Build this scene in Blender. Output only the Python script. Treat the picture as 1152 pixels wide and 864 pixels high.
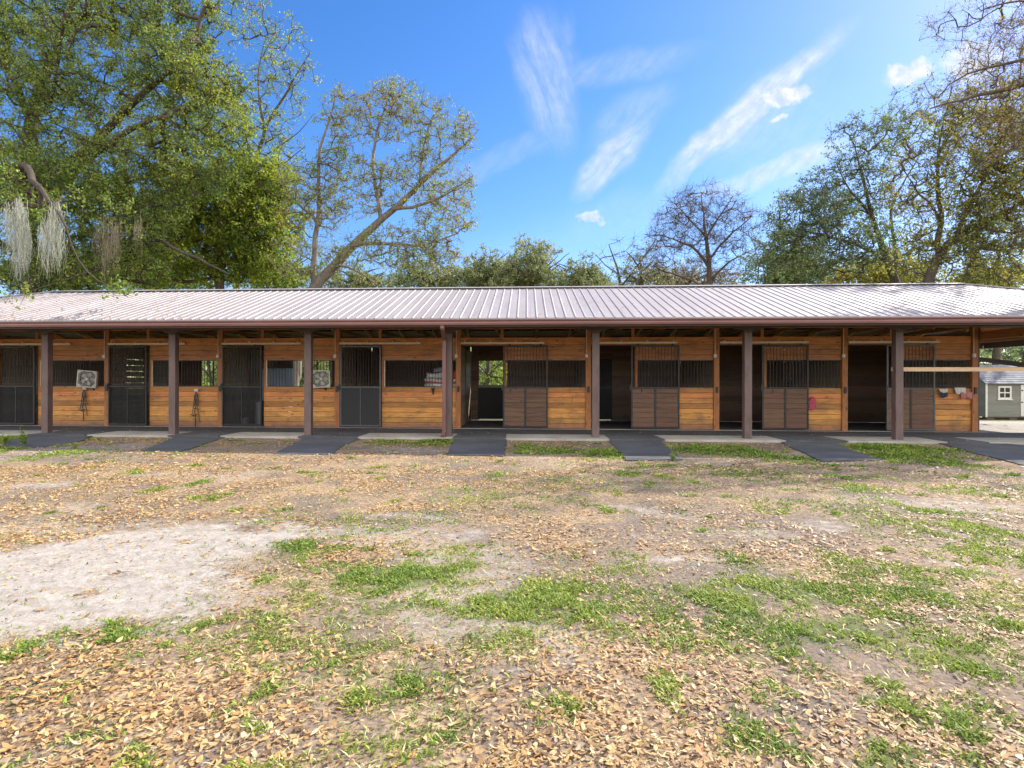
import bpy, bmesh, math, random
import numpy as np
from mathutils import Vector, Matrix
random.seed(11)
RS = np.random.RandomState(5)
for o in list(bpy.data.objects): bpy.data.objects.remove(o)
S = bpy.context.scene
COL = S.collection

# ---------------------------------------------------------------- camera
FPX, CX, CY, YAW, ROLL = 625.65, 553.3, 429.1, 0.0615, 0.0018
CAM = Vector((-1.735, 0.0, 1.441))
cam_data = bpy.data.cameras.new('camera')
cam = bpy.data.objects.new('camera', cam_data); COL.objects.link(cam)
cam_data.sensor_width = 36.0
cam_data.lens = 36.0*FPX/1152
cam_data.shift_x = (576-CX)/1152
cam_data.shift_y = -(432-CY)/1152
cam_data.clip_start = 0.05; cam_data.clip_end = 3000
cam.matrix_world = Matrix.Translation(CAM) @ Matrix.Rotation(YAW, 4, 'Z') @ Matrix.Rotation(math.pi/2, 4, 'X') @ Matrix.Rotation(ROLL, 4, 'Z')
S.camera = cam

SUN = Vector((3.1, 2.35, 2.95)).normalized()
elev = math.asin(SUN.z)
sun_d = bpy.data.lights.new('sun', 'SUN'); sun = bpy.data.objects.new('sun', sun_d); COL.objects.link(sun)
sun_d.energy = 4.6; sun_d.angle = math.radians(0.6); sun_d.color = (1.0, 0.93, 0.82)
sun.rotation_euler = SUN.to_track_quat('Z', 'Y').to_euler()
sun.location = (30, 30, 30)
S.view_settings.view_transform = 'Standard'; S.view_settings.look = 'None'
S.view_settings.exposure = 1.0; S.view_settings.gamma = 1; S.view_settings.use_curve_mapping = False
S.cycles.max_bounces = 6; S.cycles.diffuse_bounces = 4; S.cycles.glossy_bounces = 2; S.cycles.transmission_bounces = 3; S.cycles.caustics_reflective = False; S.cycles.caustics_refractive = False
S.cycles.use_adaptive_sampling = True; S.cycles.adaptive_threshold = 0.02
SKY_STRENGTH = 0.11

def ray(px, py):
    u, v = px-CX, py-CY
    c, s = math.cos(ROLL), math.sin(ROLL)
    u, v = c*u+s*v, -s*u+c*v
    x, z = u/FPX, -v/FPX
    c, s = math.cos(YAW), math.sin(YAW)
    return Vector((c*x-s, s*x+c, z))
def at(px, py, Y):                      # point on the plane y = Y
    d = ray(px, py); return CAM + d*(Y/d.y)
def gnd(px, py, z=0.0):                 # point on the ground
    d = ray(px, py); return CAM + d*((z-CAM.z)/d.z)

# ---------------------------------------------------------------- node helpers
class NT:
    def __init__(s, tree): s.t = tree; s.n = tree.nodes; s.l = tree.links
    def node(s, typ, **kw):
        n = s.n.new(typ)
        for k, v in kw.items(): setattr(n, k, v)
        return n
    def put(s, sock, v):
        if v is None: return
        if isinstance(v, bpy.types.NodeSocket): s.l.new(v, sock)
        else:
            if hasattr(sock, 'default_value'):
                try: sock.default_value = v
                except Exception:
                    sock.default_value = (v[0], v[1], v[2], 1.0) if len(v) == 3 else v
    def math(s, op, a, b=None, c=None, clamp=False):
        n = s.node('ShaderNodeMath', operation=op); n.use_clamp = clamp
        s.put(n.inputs[0], a); s.put(n.inputs[1], b)
        if c is not None: s.put(n.inputs[2], c)
        return n.outputs[0]
    def mix(s, f, a, b, blend='MIX'):
        n = s.node('ShaderNodeMix', data_type='RGBA', blend_type=blend)
        s.put(n.inputs[0], f); s.put(n.inputs[6], col(a)); s.put(n.inputs[7], col(b))
        return n.outputs[2]
    def noise(s, vec, scale, detail=4, rough=0.55, dist=0.0):
        n = s.node('ShaderNodeTexNoise'); s.put(n.inputs['Vector'], vec)
        n.inputs['Scale'].default_value = scale; n.inputs['Detail'].default_value = detail
        n.inputs['Roughness'].default_value = rough; n.inputs['Distortion'].default_value = dist
        return n.outputs[0]
    def vor(s, vec, scale, feature='F1', out='Distance'):
        n = s.node('ShaderNodeTexVoronoi', feature=feature); s.put(n.inputs['Vector'], vec)
        n.inputs['Scale'].default_value = scale
        return n.outputs[out]
    def mapping(s, vec, scale=(1,1,1), rot=(0,0,0), loc=(0,0,0)):
        n = s.node('ShaderNodeMapping'); s.put(n.inputs[0], vec)
        n.inputs['Scale'].default_value = scale; n.inputs['Rotation'].default_value = rot; n.inputs['Location'].default_value = loc
        return n.outputs[0]
    def ramp(s, f, pts):
        n = s.node('ShaderNodeValToRGB'); cr = n.color_ramp
        while len(cr.elements) < len(pts): cr.elements.new(0.5)
        for e, (p, c) in zip(cr.elements, pts):
            e.position = p; e.color = col(c)
        s.put(n.inputs[0], f); return n.outputs[0]
    def rng(s, f, a, b, c=0.0, d=1.0, smooth=False):
        n = s.node('ShaderNodeMapRange'); n.clamp = True
        if smooth: n.interpolation_type = 'SMOOTHSTEP'
        s.put(n.inputs[0], f)
        for i, v in zip((1,2,3,4), (a,b,c,d)): n.inputs[i].default_value = v
        return n.outputs[0]
    def attr(s, name):
        n = s.node('ShaderNodeAttribute'); n.attribute_name = name; return n.outputs['Fac']
    def geo(s, out): return s.node('ShaderNodeNewGeometry').outputs[out]
    def bump(s, h, strength=0.3, dist=0.01):
        n = s.node('ShaderNodeBump'); n.inputs['Strength'].default_value = strength; n.inputs['Distance'].default_value = dist
        s.put(n.inputs['Height'], h); return n.outputs[0]
def col(c):
    if isinstance(c, tuple) and len(c) == 3: return (c[0], c[1], c[2], 1.0)
    return c
def new_mat(name):
    m = bpy.data.materials.new(name); m.use_nodes = True
    t = NT(m.node_tree); b = m.node_tree.nodes['Principled BSDF']
    return m, t, b
def grime_mat(name, base, dark, rough=0.6, metal=0.0, scale=6.0, island=0.15, bump=0.15, stretch=(1,1,1), spec=0.5):
    m, t, b = new_mat(name)
    p = t.node('ShaderNodeTexCoord').outputs['Object']
    q = t.mapping(p, scale=stretch)
    n1 = t.noise(q, scale, 6, 0.65); n2 = t.noise(q, scale*7, 4, 0.6)
    f = t.rng(t.math('ADD', t.math('MULTIPLY', n1, 0.65), t.math('MULTIPLY', n2, 0.35)), 0.35, 0.65)
    c = t.mix(f, dark, base)
    r = t.geo('Random Per Island')
    hs = t.node('ShaderNodeHueSaturation'); t.put(hs.inputs['Color'], c)
    t.put(hs.inputs['Value'], t.rng(r, 0, 1, 1-island, 1+island)); c = hs.outputs[0]
    t.put(b.inputs['Base Color'], c); b.inputs['Metallic'].default_value = metal
    t.put(b.inputs['Roughness'], t.rng(n1, 0.3, 0.7, max(0.05, rough-0.12), min(1, rough+0.12)))
    b.inputs['Specular IOR Level'].default_value = spec
    t.put(b.inputs['Normal'], t.bump(n2, bump, 0.01))
    return m
def plank_mat(name, a, b_, dark, knot=True, island=0.22, rough=0.55, axis='X', weather=None):
    m, t, b = new_mat(name)
    p = t.node('ShaderNodeTexCoord').outputs['Object']
    r = t.geo('Random Per Island')
    off = t.node('ShaderNodeCombineXYZ'); t.put(off.inputs[0], t.math('MULTIPLY', r, 37.0)); t.put(off.inputs[1], t.math('MULTIPLY', r, 11.0))
    va = t.node('ShaderNodeVectorMath', operation='ADD'); t.put(va.inputs[0], p); t.put(va.inputs[1], off.outputs[0])
    v = va.outputs[0]
    sc = {'X': (1.2, 14, 22), 'Y': (14, 1.2, 22), 'Z': (22, 14, 1.2)}[axis]
    g = t.noise(t.mapping(v, scale=sc), 1.6, 6, 0.6, 0.6)
    g2 = t.noise(t.mapping(v, scale=(sc[0]*2, sc[1]*5, sc[2]*5)), 1.5, 3, 0.5)
    c = t.mix(t.rng(g, 0.3, 0.7), a, b_)
    c = t.mix(t.rng(g2, 0.45, 0.72, 0, 0.5), c, dark)
    if knot:
        kv = {'X': (2.2, 2.2, 6.5), 'Y': (2.2, 2.2, 6.5), 'Z': (6.5, 2.2, 2.2)}[axis]
        k = t.vor(t.mapping(v, scale=kv), 1.0)
        c = t.mix(t.rng(k, 0.05, 0.17, 0.85, 0.0, True), c, dark)
    if weather:
        w = t.noise(t.mapping(p, scale=(1, 1, 2.2)), 1.7, 5, 0.65)
        c = t.mix(t.rng(w, 0.5, 0.72, 0.0, weather[1]), c, weather[0])
    if weather:
        sz = t.node('ShaderNodeSeparateXYZ'); t.put(sz.inputs[0], t.geo('Position'))
        dn = t.noise(t.mapping(p, scale=(1,1,1)), 6, 5, 0.7)
        c = t.mix(t.math('MULTIPLY', t.rng(t.math('ADD', sz.outputs[2], t.math('MULTIPLY', dn, -0.5)), 0.12, -0.22), 0.7), c, (0.13,0.09,0.065))
        sp = t.noise(t.mapping(p, scale=(3,3,1)), 2.3, 4, 0.7); c = t.mix(t.rng(sp, 0.6, 0.75, 0.0, 0.45), c, dark)
    hs = t.node('ShaderNodeHueSaturation'); t.put(hs.inputs['Color'], c)
    t.put(hs.inputs['Value'], t.rng(r, 0, 1, 1-island, 1+island))
    t.put(hs.inputs['Hue'], t.rng(t.math('FRACT', t.math('MULTIPLY', r, 7.3)), 0, 1, 0.486, 0.51))
    t.put(b.inputs['Base Color'], hs.outputs[0])
    t.put(b.inputs['Roughness'], t.rng(g, 0.3, 0.7, rough-0.1, rough+0.15))
    t.put(b.inputs['Normal'], t.bump(t.math('ADD', g, g2), 0.25, 0.004))
    return m
def leaf_mat(name, cols, trans=0.5, var=0.25, clump=0.5):
    cols = [tuple(min(0.6, v*LEAF_GAIN) for v in c_) for c_ in cols]
    m, t, b = new_mat(name)
    r = t.geo('Random Per Island')
    pos = t.geo('Position')
    n = t.noise(pos, clump, 3, 0.6)
    f = t.math('ADD', t.math('MULTIPLY', r, 0.5), t.rng(n, 0.32, 0.68, 0, 0.5))
    k = len(cols)
    c = t.ramp(f, [(i/(k-1), cc) for i, cc in enumerate(cols)])
    hs = t.node('ShaderNodeHueSaturation'); t.put(hs.inputs['Color'], c)
    t.put(hs.inputs['Value'], t.rng(t.math('FRACT', t.math('MULTIPLY', r, 13.7)), 0, 1, 1-var, 1+var))
    t.put(b.inputs['Base Color'], hs.outputs[0]); b.inputs['Roughness'].default_value = 0.55
    b.inputs['Specular IOR Level'].default_value = 0.3
    tr = t.node('ShaderNodeBsdfTranslucent'); t.put(tr.inputs[0], hs.outputs[0])
    mx = t.node('ShaderNodeMixShader'); mx.inputs[0].default_value = trans
    t.l.new(b.outputs[0], mx.inputs[1]); t.l.new(tr.outputs[0], mx.inputs[2])
    t.l.new(mx.outputs[0], m.node_tree.nodes['Material Output'].inputs[0])
    return m

LEAF_GAIN = 1.95
# ---------------------------------------------------------------- world: sky with clouds by direction
W = bpy.data.worlds.new('World'); S.world = W; W.use_nodes = True
wt = NT(W.node_tree); bg = W.node_tree.nodes['Background']
sky = wt.node('ShaderNodeTexSky', sky_type='NISHITA'); sky.sun_disc = False
sky.sun_elevation = elev; sky.sun_rotation = math.atan2(SUN.x, SUN.y)
sky.air_density = 1.0; sky.dust_density = 0.3; sky.ozone_density = 2.6
hsv = wt.node('ShaderNodeHueSaturation'); wt.put(hsv.inputs['Color'], sky.outputs[0]); hsv.inputs['Saturation'].default_value = 1.3; hsv.inputs['Value'].default_value = 1.0
dirn = wt.node('ShaderNodeTexCoord').outputs['Generated']
sx = wt.node('ShaderNodeSeparateXYZ'); wt.put(sx.inputs[0], dirn)
yy = wt.math('MAXIMUM', sx.outputs[1], 0.08)
U = wt.math('DIVIDE', sx.outputs[0], yy); V = wt.math('DIVIDE', sx.outputs[2], yy)
def uv_of(px, py):
    d = ray(px, py); return d.x/d.y, d.z/d.y
uvc = wt.node('ShaderNodeCombineXYZ'); wt.put(uvc.inputs[0], U); wt.put(uvc.inputs[1], V); UVC = uvc.outputs[0]
def warped(sc, amp, det=3):              # one noise lookup bends the coordinates of every cloud
    n = wt.node('ShaderNodeTexNoise'); wt.put(n.inputs['Vector'], UVC); n.inputs['Scale'].default_value = sc; n.inputs['Detail'].default_value = det
    sp_ = wt.node('ShaderNodeSeparateColor'); wt.put(sp_.inputs[0], n.outputs['Color'])
    return (wt.math('ADD', U, wt.math('MULTIPLY', wt.math('SUBTRACT', sp_.outputs[0], 0.5), amp)),
            wt.math('ADD', V, wt.math('MULTIPLY', wt.math('SUBTRACT', sp_.outputs[1], 0.5), amp)))
WU, WV = warped(11.0, 0.045, 5); QU, QV = warped(30.0, 0.050, 5)
wc = wt.node('ShaderNodeCombineXYZ'); wt.put(wc.inputs[0], WU); wt.put(wc.inputs[1], WV)
fib = wt.noise(wt.mapping(wt.mapping(wc.outputs[0], rot=(0,0,-0.82)), scale=(9, 42, 1)), 1.0, 8, 0.72)
fib2 = wt.noise(wt.mapping(wt.mapping(wc.outputs[0], rot=(0,0,-1.9)), scale=(7, 50, 1)), 1.0, 6, 0.7)
pf = wt.noise(UVC, 40, 4, 0.6)
def ellipse(p0, p1, w, puff=False):
    u0, v0 = uv_of(*p0); u1, v1 = uv_of(*p1)
    cu, cv = (u0+u1)/2, (v0+v1)/2; L = math.hypot(u1-u0, v1-v0)/2; a = math.atan2(v1-v0, u1-u0); ww = w/FPX
    du = wt.math('SUBTRACT', QU if puff else WU, cu); dv = wt.math('SUBTRACT', QV if puff else WV, cv)
    ca, sa = math.cos(a), math.sin(a)
    s_ = wt.math('ADD', wt.math('MULTIPLY', du, ca/L), wt.math('MULTIPLY', dv, sa/L))
    t_ = wt.math('ADD', wt.math('MULTIPLY', du, -sa/ww), wt.math('MULTIPLY', dv, ca/ww))
    return wt.math('ADD', wt.math('MULTIPLY', s_, s_), wt.math('MULTIPLY', t_, t_))
# cirrus: ends, half width, amount, which fibre direction
ST = [((735,215),(950,35),15,0.95,0), ((790,185),(925,70),30,0.45,0), ((645,222),(735,128),17,0.8,0), ((665,165),(755,95),22,0.45,0), ((600,10),(630,165),30,0.6,1), ((640,20),(610,110),14,0.4,1),
      ((600,96),(785,56),18,0.4,0), ((780,228),(985,148),13,0.75,0), ((470,222),(650,138),14,0.32,0), ((780,190),(960,110),42,0.3,0), ((620,268),(780,218),26,0.28,0),
      ((820,245),(1040,150),34,0.32,0), ((500,310),(800,262),40,0.2,0), ((860,300),(1100,240),40,0.2,0)]
PF = [((846,112),(914,103),13,1.0), ((990,90),(1052,76),14,1.0), ((1060,76),(1130,62),22,0.8), ((646,244.5),(676,243),5.5,0.9), ((862,134),(886,133),5,0.7), ((925,166),(950,163),4,0.35)]
acc = [None, None]
for (p0_, p1_, w_, amp_, k_) in ST:
    m_ = wt.rng(ellipse(p0_, p1_, w_*1.15), 1.7, 0.0, 0, amp_, True)
    m_ = wt.math('POWER', m_, 1.5); acc[k_] = m_ if acc[k_] is None else wt.math('MAXIMUM', acc[k_], m_)
cl = wt.math('MAXIMUM', wt.math('MULTIPLY', acc[0], wt.rng(fib, 0.20, 0.66, 0.0, 1.0)), wt.math('MULTIPLY', acc[1], wt.rng(fib2, 0.22, 0.68, 0.0, 1.0)))
ac = None
for (p0_, p1_, w_, amp_) in PF:
    m_ = wt.rng(ellipse(p0_, p1_, w_, True), 1.35, 0.25, 0, amp_, True)
    ac = m_ if ac is None else wt.math('MAXIMUM', ac, m_)
cl = wt.math('MAXIMUM', cl, wt.math('MULTIPLY', ac, wt.rng(pf, 0.25, 0.6, 0.4, 1.0)))
tint = wt.mix(1.0, hsv.outputs[0], (1.0, 0.93, 1.06), 'MULTIPLY')
# unseen bright broken cloud behind the photographer, added to fill the stall fronts
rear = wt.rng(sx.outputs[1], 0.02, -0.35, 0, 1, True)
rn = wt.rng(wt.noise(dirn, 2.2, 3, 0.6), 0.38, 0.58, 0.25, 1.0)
rear_fill = wt.math('MULTIPLY', wt.math('MULTIPLY', rear, rn), wt.rng(sx.outputs[2], -0.02, 0.08))
front = wt.math('MULTIPLY', cl, wt.rng(sx.outputs[1], 0.0, 0.1))
skyc = wt.mix(front, tint, wt.mix(wt.rng(pf, 0.3, 0.65), (3.7, 3.85, 4.15), (5.0, 5.0, 5.05)))
skyc = wt.mix(rear_fill, skyc, (14.0, 13.5, 12.9))
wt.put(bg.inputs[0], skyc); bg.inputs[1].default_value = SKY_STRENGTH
W.cycles.sampling_method = 'MANUAL'; W.cycles.sample_map_resolution = 512

# ---------------------------------------------------------------- object helpers
class MB:
    def __init__(s): s.v = []; s.f = []; s.mi = []
    def face(s, pts, mi=0):
        i = len(s.v); s.v += [tuple(p) for p in pts]; s.f.append(tuple(range(i, i+len(pts)))); s.mi.append(mi)
    def box(s, x0, x1, y0, y1, z0, z1, mi=0):
        i = len(s.v)
        s.v += [(x0,y0,z0),(x1,y0,z0),(x1,y1,z0),(x0,y1,z0),(x0,y0,z1),(x1,y0,z1),(x1,y1,z1),(x0,y1,z1)]
        for f in ((0,3,2,1),(4,5,6,7),(0,1,5,4),(1,2,6,5),(2,3,7,6),(3,0,4,7)):
            s.f.append(tuple(i+k for k in f)); s.mi.append(mi)
        return s
    def bar(s, a, b, w, h=None, mi=0, up=(0,0,1)):            # rectangular bar from a to b
        a, b = Vector(a), Vector(b); d = (b-a).normalized(); h = h or w
        u = Vector(up)
        if abs(d.dot(u)) > 0.98: u = Vector((0,1,0))
        r = d.cross(u).normalized(); u = r.cross(d).normalized()
        i = len(s.v)
        for p in (a, b):
            for sx_, sz_ in ((-1,-1),(1,-1),(1,1),(-1,1)):
                s.v.append(tuple(p + r*sx_*w/2 + u*sz_*h/2))
        for f in ((0,1,2,3),(7,6,5,4),(0,4,5,1),(1,5,6,2),(2,6,7,3),(3,7,4,0)):
            s.f.append(tuple(i+k for k in f)); s.mi.append(mi)
        return s
    def tube(s, pts, r, n=8, mi=0, cap=True):
        pts = [Vector(p) for p in pts]; rs = r if isinstance(r, (list, tuple)) else [r]*len(pts)
        i0 = len(s.v); prev = None
        for k, p in enumerate(pts):
            d = (pts[min(k+1, len(pts)-1)] - pts[max(k-1, 0)])
            d = d.normalized() if d.length > 1e-9 else Vector((0,0,1))
            if prev is None:
                u = Vector((0,0,1)) if abs(d.z) < 0.9 else Vector((1,0,0))
            else: u = prev
            a = d.cross(u)
            a = a.normalized() if a.length > 1e-6 else d.orthogonal().normalized()
            u = a.cross(d).normalized(); prev = u
            for j in range(n):
                t_ = 2*math.pi*j/n; s.v.append(tuple(p + (a*math.cos(t_) + u*math.sin(t_))*rs[k]))
        for k in range(len(pts)-1):
            for j in range(n):
                a = i0+k*n+j; b = i0+k*n+(j+1) % n
                s.f.append((a, b, b+n, a+n)); s.mi.append(mi)
        if cap:
            s.f.append(tuple(i0+j for j in range(n))[::-1]); s.mi.append(mi)
            e = i0+(len(pts)-1)*n; s.f.append(tuple(e+j for j in range(n))); s.mi.append(mi)
        return s
    def lathe(s, prof, c, n=20, mi=0, axis='Z'):
        i0 = len(s.v)
        for (r, z) in prof:
            for j in range(n):
                t_ = 2*math.pi*j/n; x, y = r*math.cos(t_), r*math.sin(t_)
                s.v.append((c[0]+x, c[1]+y, c[2]+z) if axis == 'Z' else (c[0]+x, c[1]+z, c[2]+y))
        for k in range(len(prof)-1):
            for j in range(n):
                a = i0+k*n+j; b = i0+k*n+(j+1) % n
                s.f.append((a, b, b+n, a+n)); s.mi.append(mi)
        return s
    def prism(s, poly, y0, y1, mi=0):                        # polygon in XZ extruded along Y
        n = len(poly); i = len(s.v)
        s.v += [(x, y0, z) for x, z in poly] + [(x, y1, z) for x, z in poly]
        s.f.append(tuple(range(i, i+n))); s.mi.append(mi)
        s.f.append(tuple(range(i+2*n-1, i+n-1, -1))); s.mi.append(mi)
        for k in range(n):
            k2 = (k+1) % n; s.f.append((i+k2, i+k, i+n+k, i+n+k2)); s.mi.append(mi)
        return s
    def build(s, name, mats, parent=None, label=None, smooth=False, bevel=0.0):
        me = bpy.data.meshes.new(name); me.from_pydata(s.v, [], s.f); me.update()
        if not isinstance(mats, (list, tuple)): mats = [mats]
        for m in mats: me.materials.append(m)
        if len(mats) > 1: me.polygons.foreach_set('material_index', s.mi)
        if smooth: me.polygons.foreach_set('use_smooth', [True]*len(me.polygons))
        o = bpy.data.objects.new(name, me); COL.objects.link(o)
        if parent is not None:
            o.parent = parent
            top = parent
            off = Vector(top.get('_off', (0,0,0)))
            o.location = -off if top.type == 'EMPTY' else Vector((0,0,0))
        if label: o['label'] = label
        if bevel > 0:
            md = o.modifiers.new('bevel', 'BEVEL'); md.width = bevel; md.segments = 2; md.limit_method = 'ANGLE'
        return o
def tag(o, label=None, cat=None, group=None, kind=None):
    if label: o['label'] = label
    if cat: o['category'] = cat
    if group: o['group'] = group
    if kind: o['kind'] = kind
    return o
def thing(name, label, cat, loc=(0,0,0), group=None, world=True, rotz=0.0):
    o = bpy.data.objects.new(name, None); COL.objects.link(o); o.location = loc; o.rotation_euler = (0,0,rotz)
    if world: o['_off'] = tuple(loc)
    o.empty_display_size = 0.2
    return tag(o, label, cat, group)
def raw_mesh(name, verts, faces, mat, nper=4, smooth=False):
    me = bpy.data.meshes.new(name)
    nv, nf = len(verts), len(faces)
    me.vertices.add(nv); me.vertices.foreach_set('co', np.asarray(verts, dtype=np.float32).ravel())
    me.loops.add(nf*nper); me.loops.foreach_set('vertex_index', np.asarray(faces, dtype=np.int32).ravel())
    me.polygons.add(nf); me.polygons.foreach_set('loop_start', np.arange(nf, dtype=np.int32)*nper)
    try: me.polygons.foreach_set('loop_total', np.full(nf, nper, dtype=np.int32))
    except Exception: pass
    if smooth: me.polygons.foreach_set('use_smooth', np.ones(nf, dtype=bool))
    me.update(calc_edges=True); me.validate()
    me.materials.append(mat)
    o = bpy.data.objects.new(name, me); COL.objects.link(o)
    return o

# numpy noise
def _hash(ix, iy, seed):
    h = (ix.astype(np.int64)*374761393 + iy.astype(np.int64)*668265263 + seed*1442695041) & 0xffffffff
    h = ((h ^ (h >> 13))*1274126177) & 0xffffffff
    return ((h ^ (h >> 16)) & 0xffff)/65535.0
def vnoise(x, y, seed=0):
    ix, iy = np.floor(x), np.floor(y); fx, fy = x-ix, y-iy
    fx = fx*fx*(3-2*fx); fy = fy*fy*(3-2*fy)
    a = _hash(ix, iy, seed); b = _hash(ix+1, iy, seed); c = _hash(ix, iy+1, seed); d = _hash(ix+1, iy+1, seed)
    return (a*(1-fx)+b*fx)*(1-fy) + (c*(1-fx)+d*fx)*fy
def fbm(x, y, sc, seed=0, oct=4):
    v = 0; amp = 0.5; tot = 0
    for k in range(oct):
        v = v + amp*vnoise(x*sc, y*sc, seed+k*17); tot += amp; amp *= 0.5; sc *= 2.1
    return v/tot

# ---------------------------------------------------------------- materials
M = {}
M['pine'] = plank_mat('stained_pine', (0.76,0.355,0.09), (0.52,0.19,0.04), (0.07,0.026,0.012), island=0.36, weather=((0.20,0.10,0.045), 0.85))
M['pine_v'] = plank_mat('stained_pine_post', (0.55,0.25,0.07), (0.38,0.15,0.038), (0.08,0.03,0.013), axis='Z')
M['pine_y'] = plank_mat('pine_crossbeam', (0.52,0.27,0.10), (0.40,0.18,0.06), (0.12,0.05,0.02), axis='Y')
M['pale'] = plank_mat('pale_lumber', (0.66,0.50,0.31), (0.55,0.38,0.21), (0.30,0.19,0.10), knot=False, island=0.1)
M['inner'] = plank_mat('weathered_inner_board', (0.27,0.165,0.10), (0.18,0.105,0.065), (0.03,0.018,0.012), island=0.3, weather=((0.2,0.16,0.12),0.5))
M['inner_y'] = plank_mat('weathered_partition_board', (0.50,0.40,0.29), (0.34,0.26,0.18), (0.04,0.025,0.018), island=0.3, axis='Y')
M['door_wood'] = plank_mat('brown_door_board', (0.225,0.115,0.06), (0.14,0.068,0.038), (0.035,0.016,0.012), island=0.16, rough=0.5)
M['trim'] = grime_mat('brown_paint_trim', (0.115,0.072,0.062), (0.075,0.046,0.04), 0.55, scale=3, island=0.05)
M['beam'] = grime_mat('brown_beam_paint', (0.10,0.062,0.054), (0.062,0.038,0.034), 0.65, scale=4, island=0.06, stretch=(0.5,2,3))
M['post'] = grime_mat('brown_post_paint', (0.17,0.115,0.105), (0.085,0.052,0.046), 0.6, scale=5, island=0.12, stretch=(2,2,0.5))
M['gutter'] = grime_mat('brown_gutter_metal', (0.19,0.085,0.075), (0.135,0.06,0.052), 0.38, scale=2, island=0.02, stretch=(0.3,1,1))
M['steel'] = grime_mat('black_painted_steel', (0.022,0.021,0.022), (0.012,0.011,0.012), 0.42, scale=10, island=0.1)
M['steel_grey'] = grime_mat('grey_steel_frame', (0.14,0.14,0.145), (0.06,0.06,0.065), 0.42, metal=0.4, scale=12, island=0.08)
M['mat_black'] = grime_mat('black_rubber_panel', (0.03,0.028,0.03), (0.016,0.015,0.016), 0.6, scale=5, island=0.1)
M['track'] = grime_mat('galvanised_track', (0.80,0.68,0.50), (0.6,0.48,0.33), 0.45, metal=0.15, scale=8, island=0.05)
M['white'] = grime_mat('white_plastic', (0.78,0.76,0.70), (0.55,0.52,0.46), 0.45, scale=20, island=0.05)
M['fan_dark'] = grime_mat('fan_inner_grey', (0.30,0.29,0.26), (0.16,0.15,0.13), 0.5, scale=20, island=0.1)
M['leather'] = grime_mat('black_leather', (0.02,0.016,0.014), (0.01,0.008,0.007), 0.45, scale=30, island=0.2)
M['blk_white'] = grime_mat('blanket_white', (0.70,0.68,0.66), (0.42,0.40,0.39), 0.9, scale=9, island=0.1)
M['blk_red'] = grime_mat('blanket_red', (0.48,0.09,0.05), (0.30,0.05,0.03), 0.9, scale=9, island=0.1)
M['blk_grey'] = grime_mat('blanket_grey', (0.34,0.35,0.37), (0.18,0.18,0.20), 0.9, scale=9, island=0.1)
M['pink'] = grime_mat('pink_webbing', (0.62,0.10,0.16), (0.40,0.05,0.09), 0.8, scale=14, island=0.1)
M['pinkcloth'] = grime_mat('faded_pink_cloth', (0.62,0.27,0.26), (0.42,0.15,0.15), 0.9, scale=14, island=0.1)
M['blue_dark'] = grime_mat('dark_blue_cloth', (0.05,0.065,0.11), (0.02,0.03,0.05), 0.8, scale=14, island=0.1)
M['galv'] = grime_mat('galvanised_tin', (0.45,0.47,0.5), (0.26,0.27,0.29), 0.35, metal=0.7, scale=8, island=0.05)
M['bluewhite'] = grime_mat('pale_blue_enamel', (0.55,0.68,0.85), (0.42,0.52,0.66), 0.4, scale=4, island=0.05)
M['bark'] = grime_mat('grey_brown_bark', (0.15,0.115,0.085), (0.05,0.036,0.026), 0.9, scale=9, island=0.12, bump=0.8, stretch=(1,1,0.35))
M['bark_pale'] = grime_mat('pale_grey_bark', (0.27,0.23,0.19), (0.10,0.08,0.065), 0.9, scale=9, island=0.12, bump=0.8, stretch=(1,1,0.35))
M['bark_dark'] = grime_mat('dark_oak_bark', (0.095,0.072,0.052), (0.032,0.024,0.018), 0.9, scale=9, island=0.12, bump=0.8, stretch=(1,1,0.35))
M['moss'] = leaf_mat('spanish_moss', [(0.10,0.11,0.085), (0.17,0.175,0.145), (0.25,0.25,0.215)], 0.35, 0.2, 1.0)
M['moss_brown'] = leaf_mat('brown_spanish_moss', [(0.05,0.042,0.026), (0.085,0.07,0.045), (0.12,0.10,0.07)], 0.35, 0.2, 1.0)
M['l_oak'] = leaf_mat('live_oak_leaf', [(0.03,0.058,0.02), (0.075,0.115,0.025), (0.15,0.18,0.027), (0.26,0.26,0.04)], 0.48, 0.35, 0.45)
M['l_yellow'] = leaf_mat('fresh_yellow_green_leaf', [(0.05,0.09,0.015), (0.11,0.155,0.02), (0.20,0.23,0.028), (0.29,0.29,0.04)], 0.5, 0.3, 0.5)
M['l_rust'] = leaf_mat('sparse_rusty_leaf', [(0.06,0.10,0.02), (0.12,0.16,0.03), (0.19,0.19,0.035), (0.22,0.14,0.03)], 0.45, 0.3, 0.4)
M['l_far'] = leaf_mat('distant_dull_leaf', [(0.075,0.10,0.05), (0.14,0.16,0.065), (0.22,0.21,0.08)], 0.4, 0.3, 0.25)
M['l_dark'] = leaf_mat('dark_blue_green_leaf', [(0.04,0.07,0.038), (0.07,0.11,0.052), (0.115,0.155,0.06), (0.19,0.21,0.06)], 0.35, 0.3, 0.4)
M['l_brown'] = leaf_mat('brown_bud_twig', [(0.10,0.085,0.055), (0.16,0.135,0.08), (0.21,0.18,0.09)], 0.3, 0.3, 0.4)
M['l_bud'] = leaf_mat('reddish_yellow_bud', [(0.08,0.07,0.03), (0.14,0.12,0.035), (0.20,0.13,0.04), (0.20,0.20,0.04)], 0.4, 0.3, 0.4)
M['l_mixed'] = leaf_mat('mixed_autumn_green_leaf', [(0.045,0.075,0.02), (0.11,0.13,0.028), (0.22,0.20,0.03), (0.30,0.24,0.035)], 0.45, 0.3, 0.35)
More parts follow.
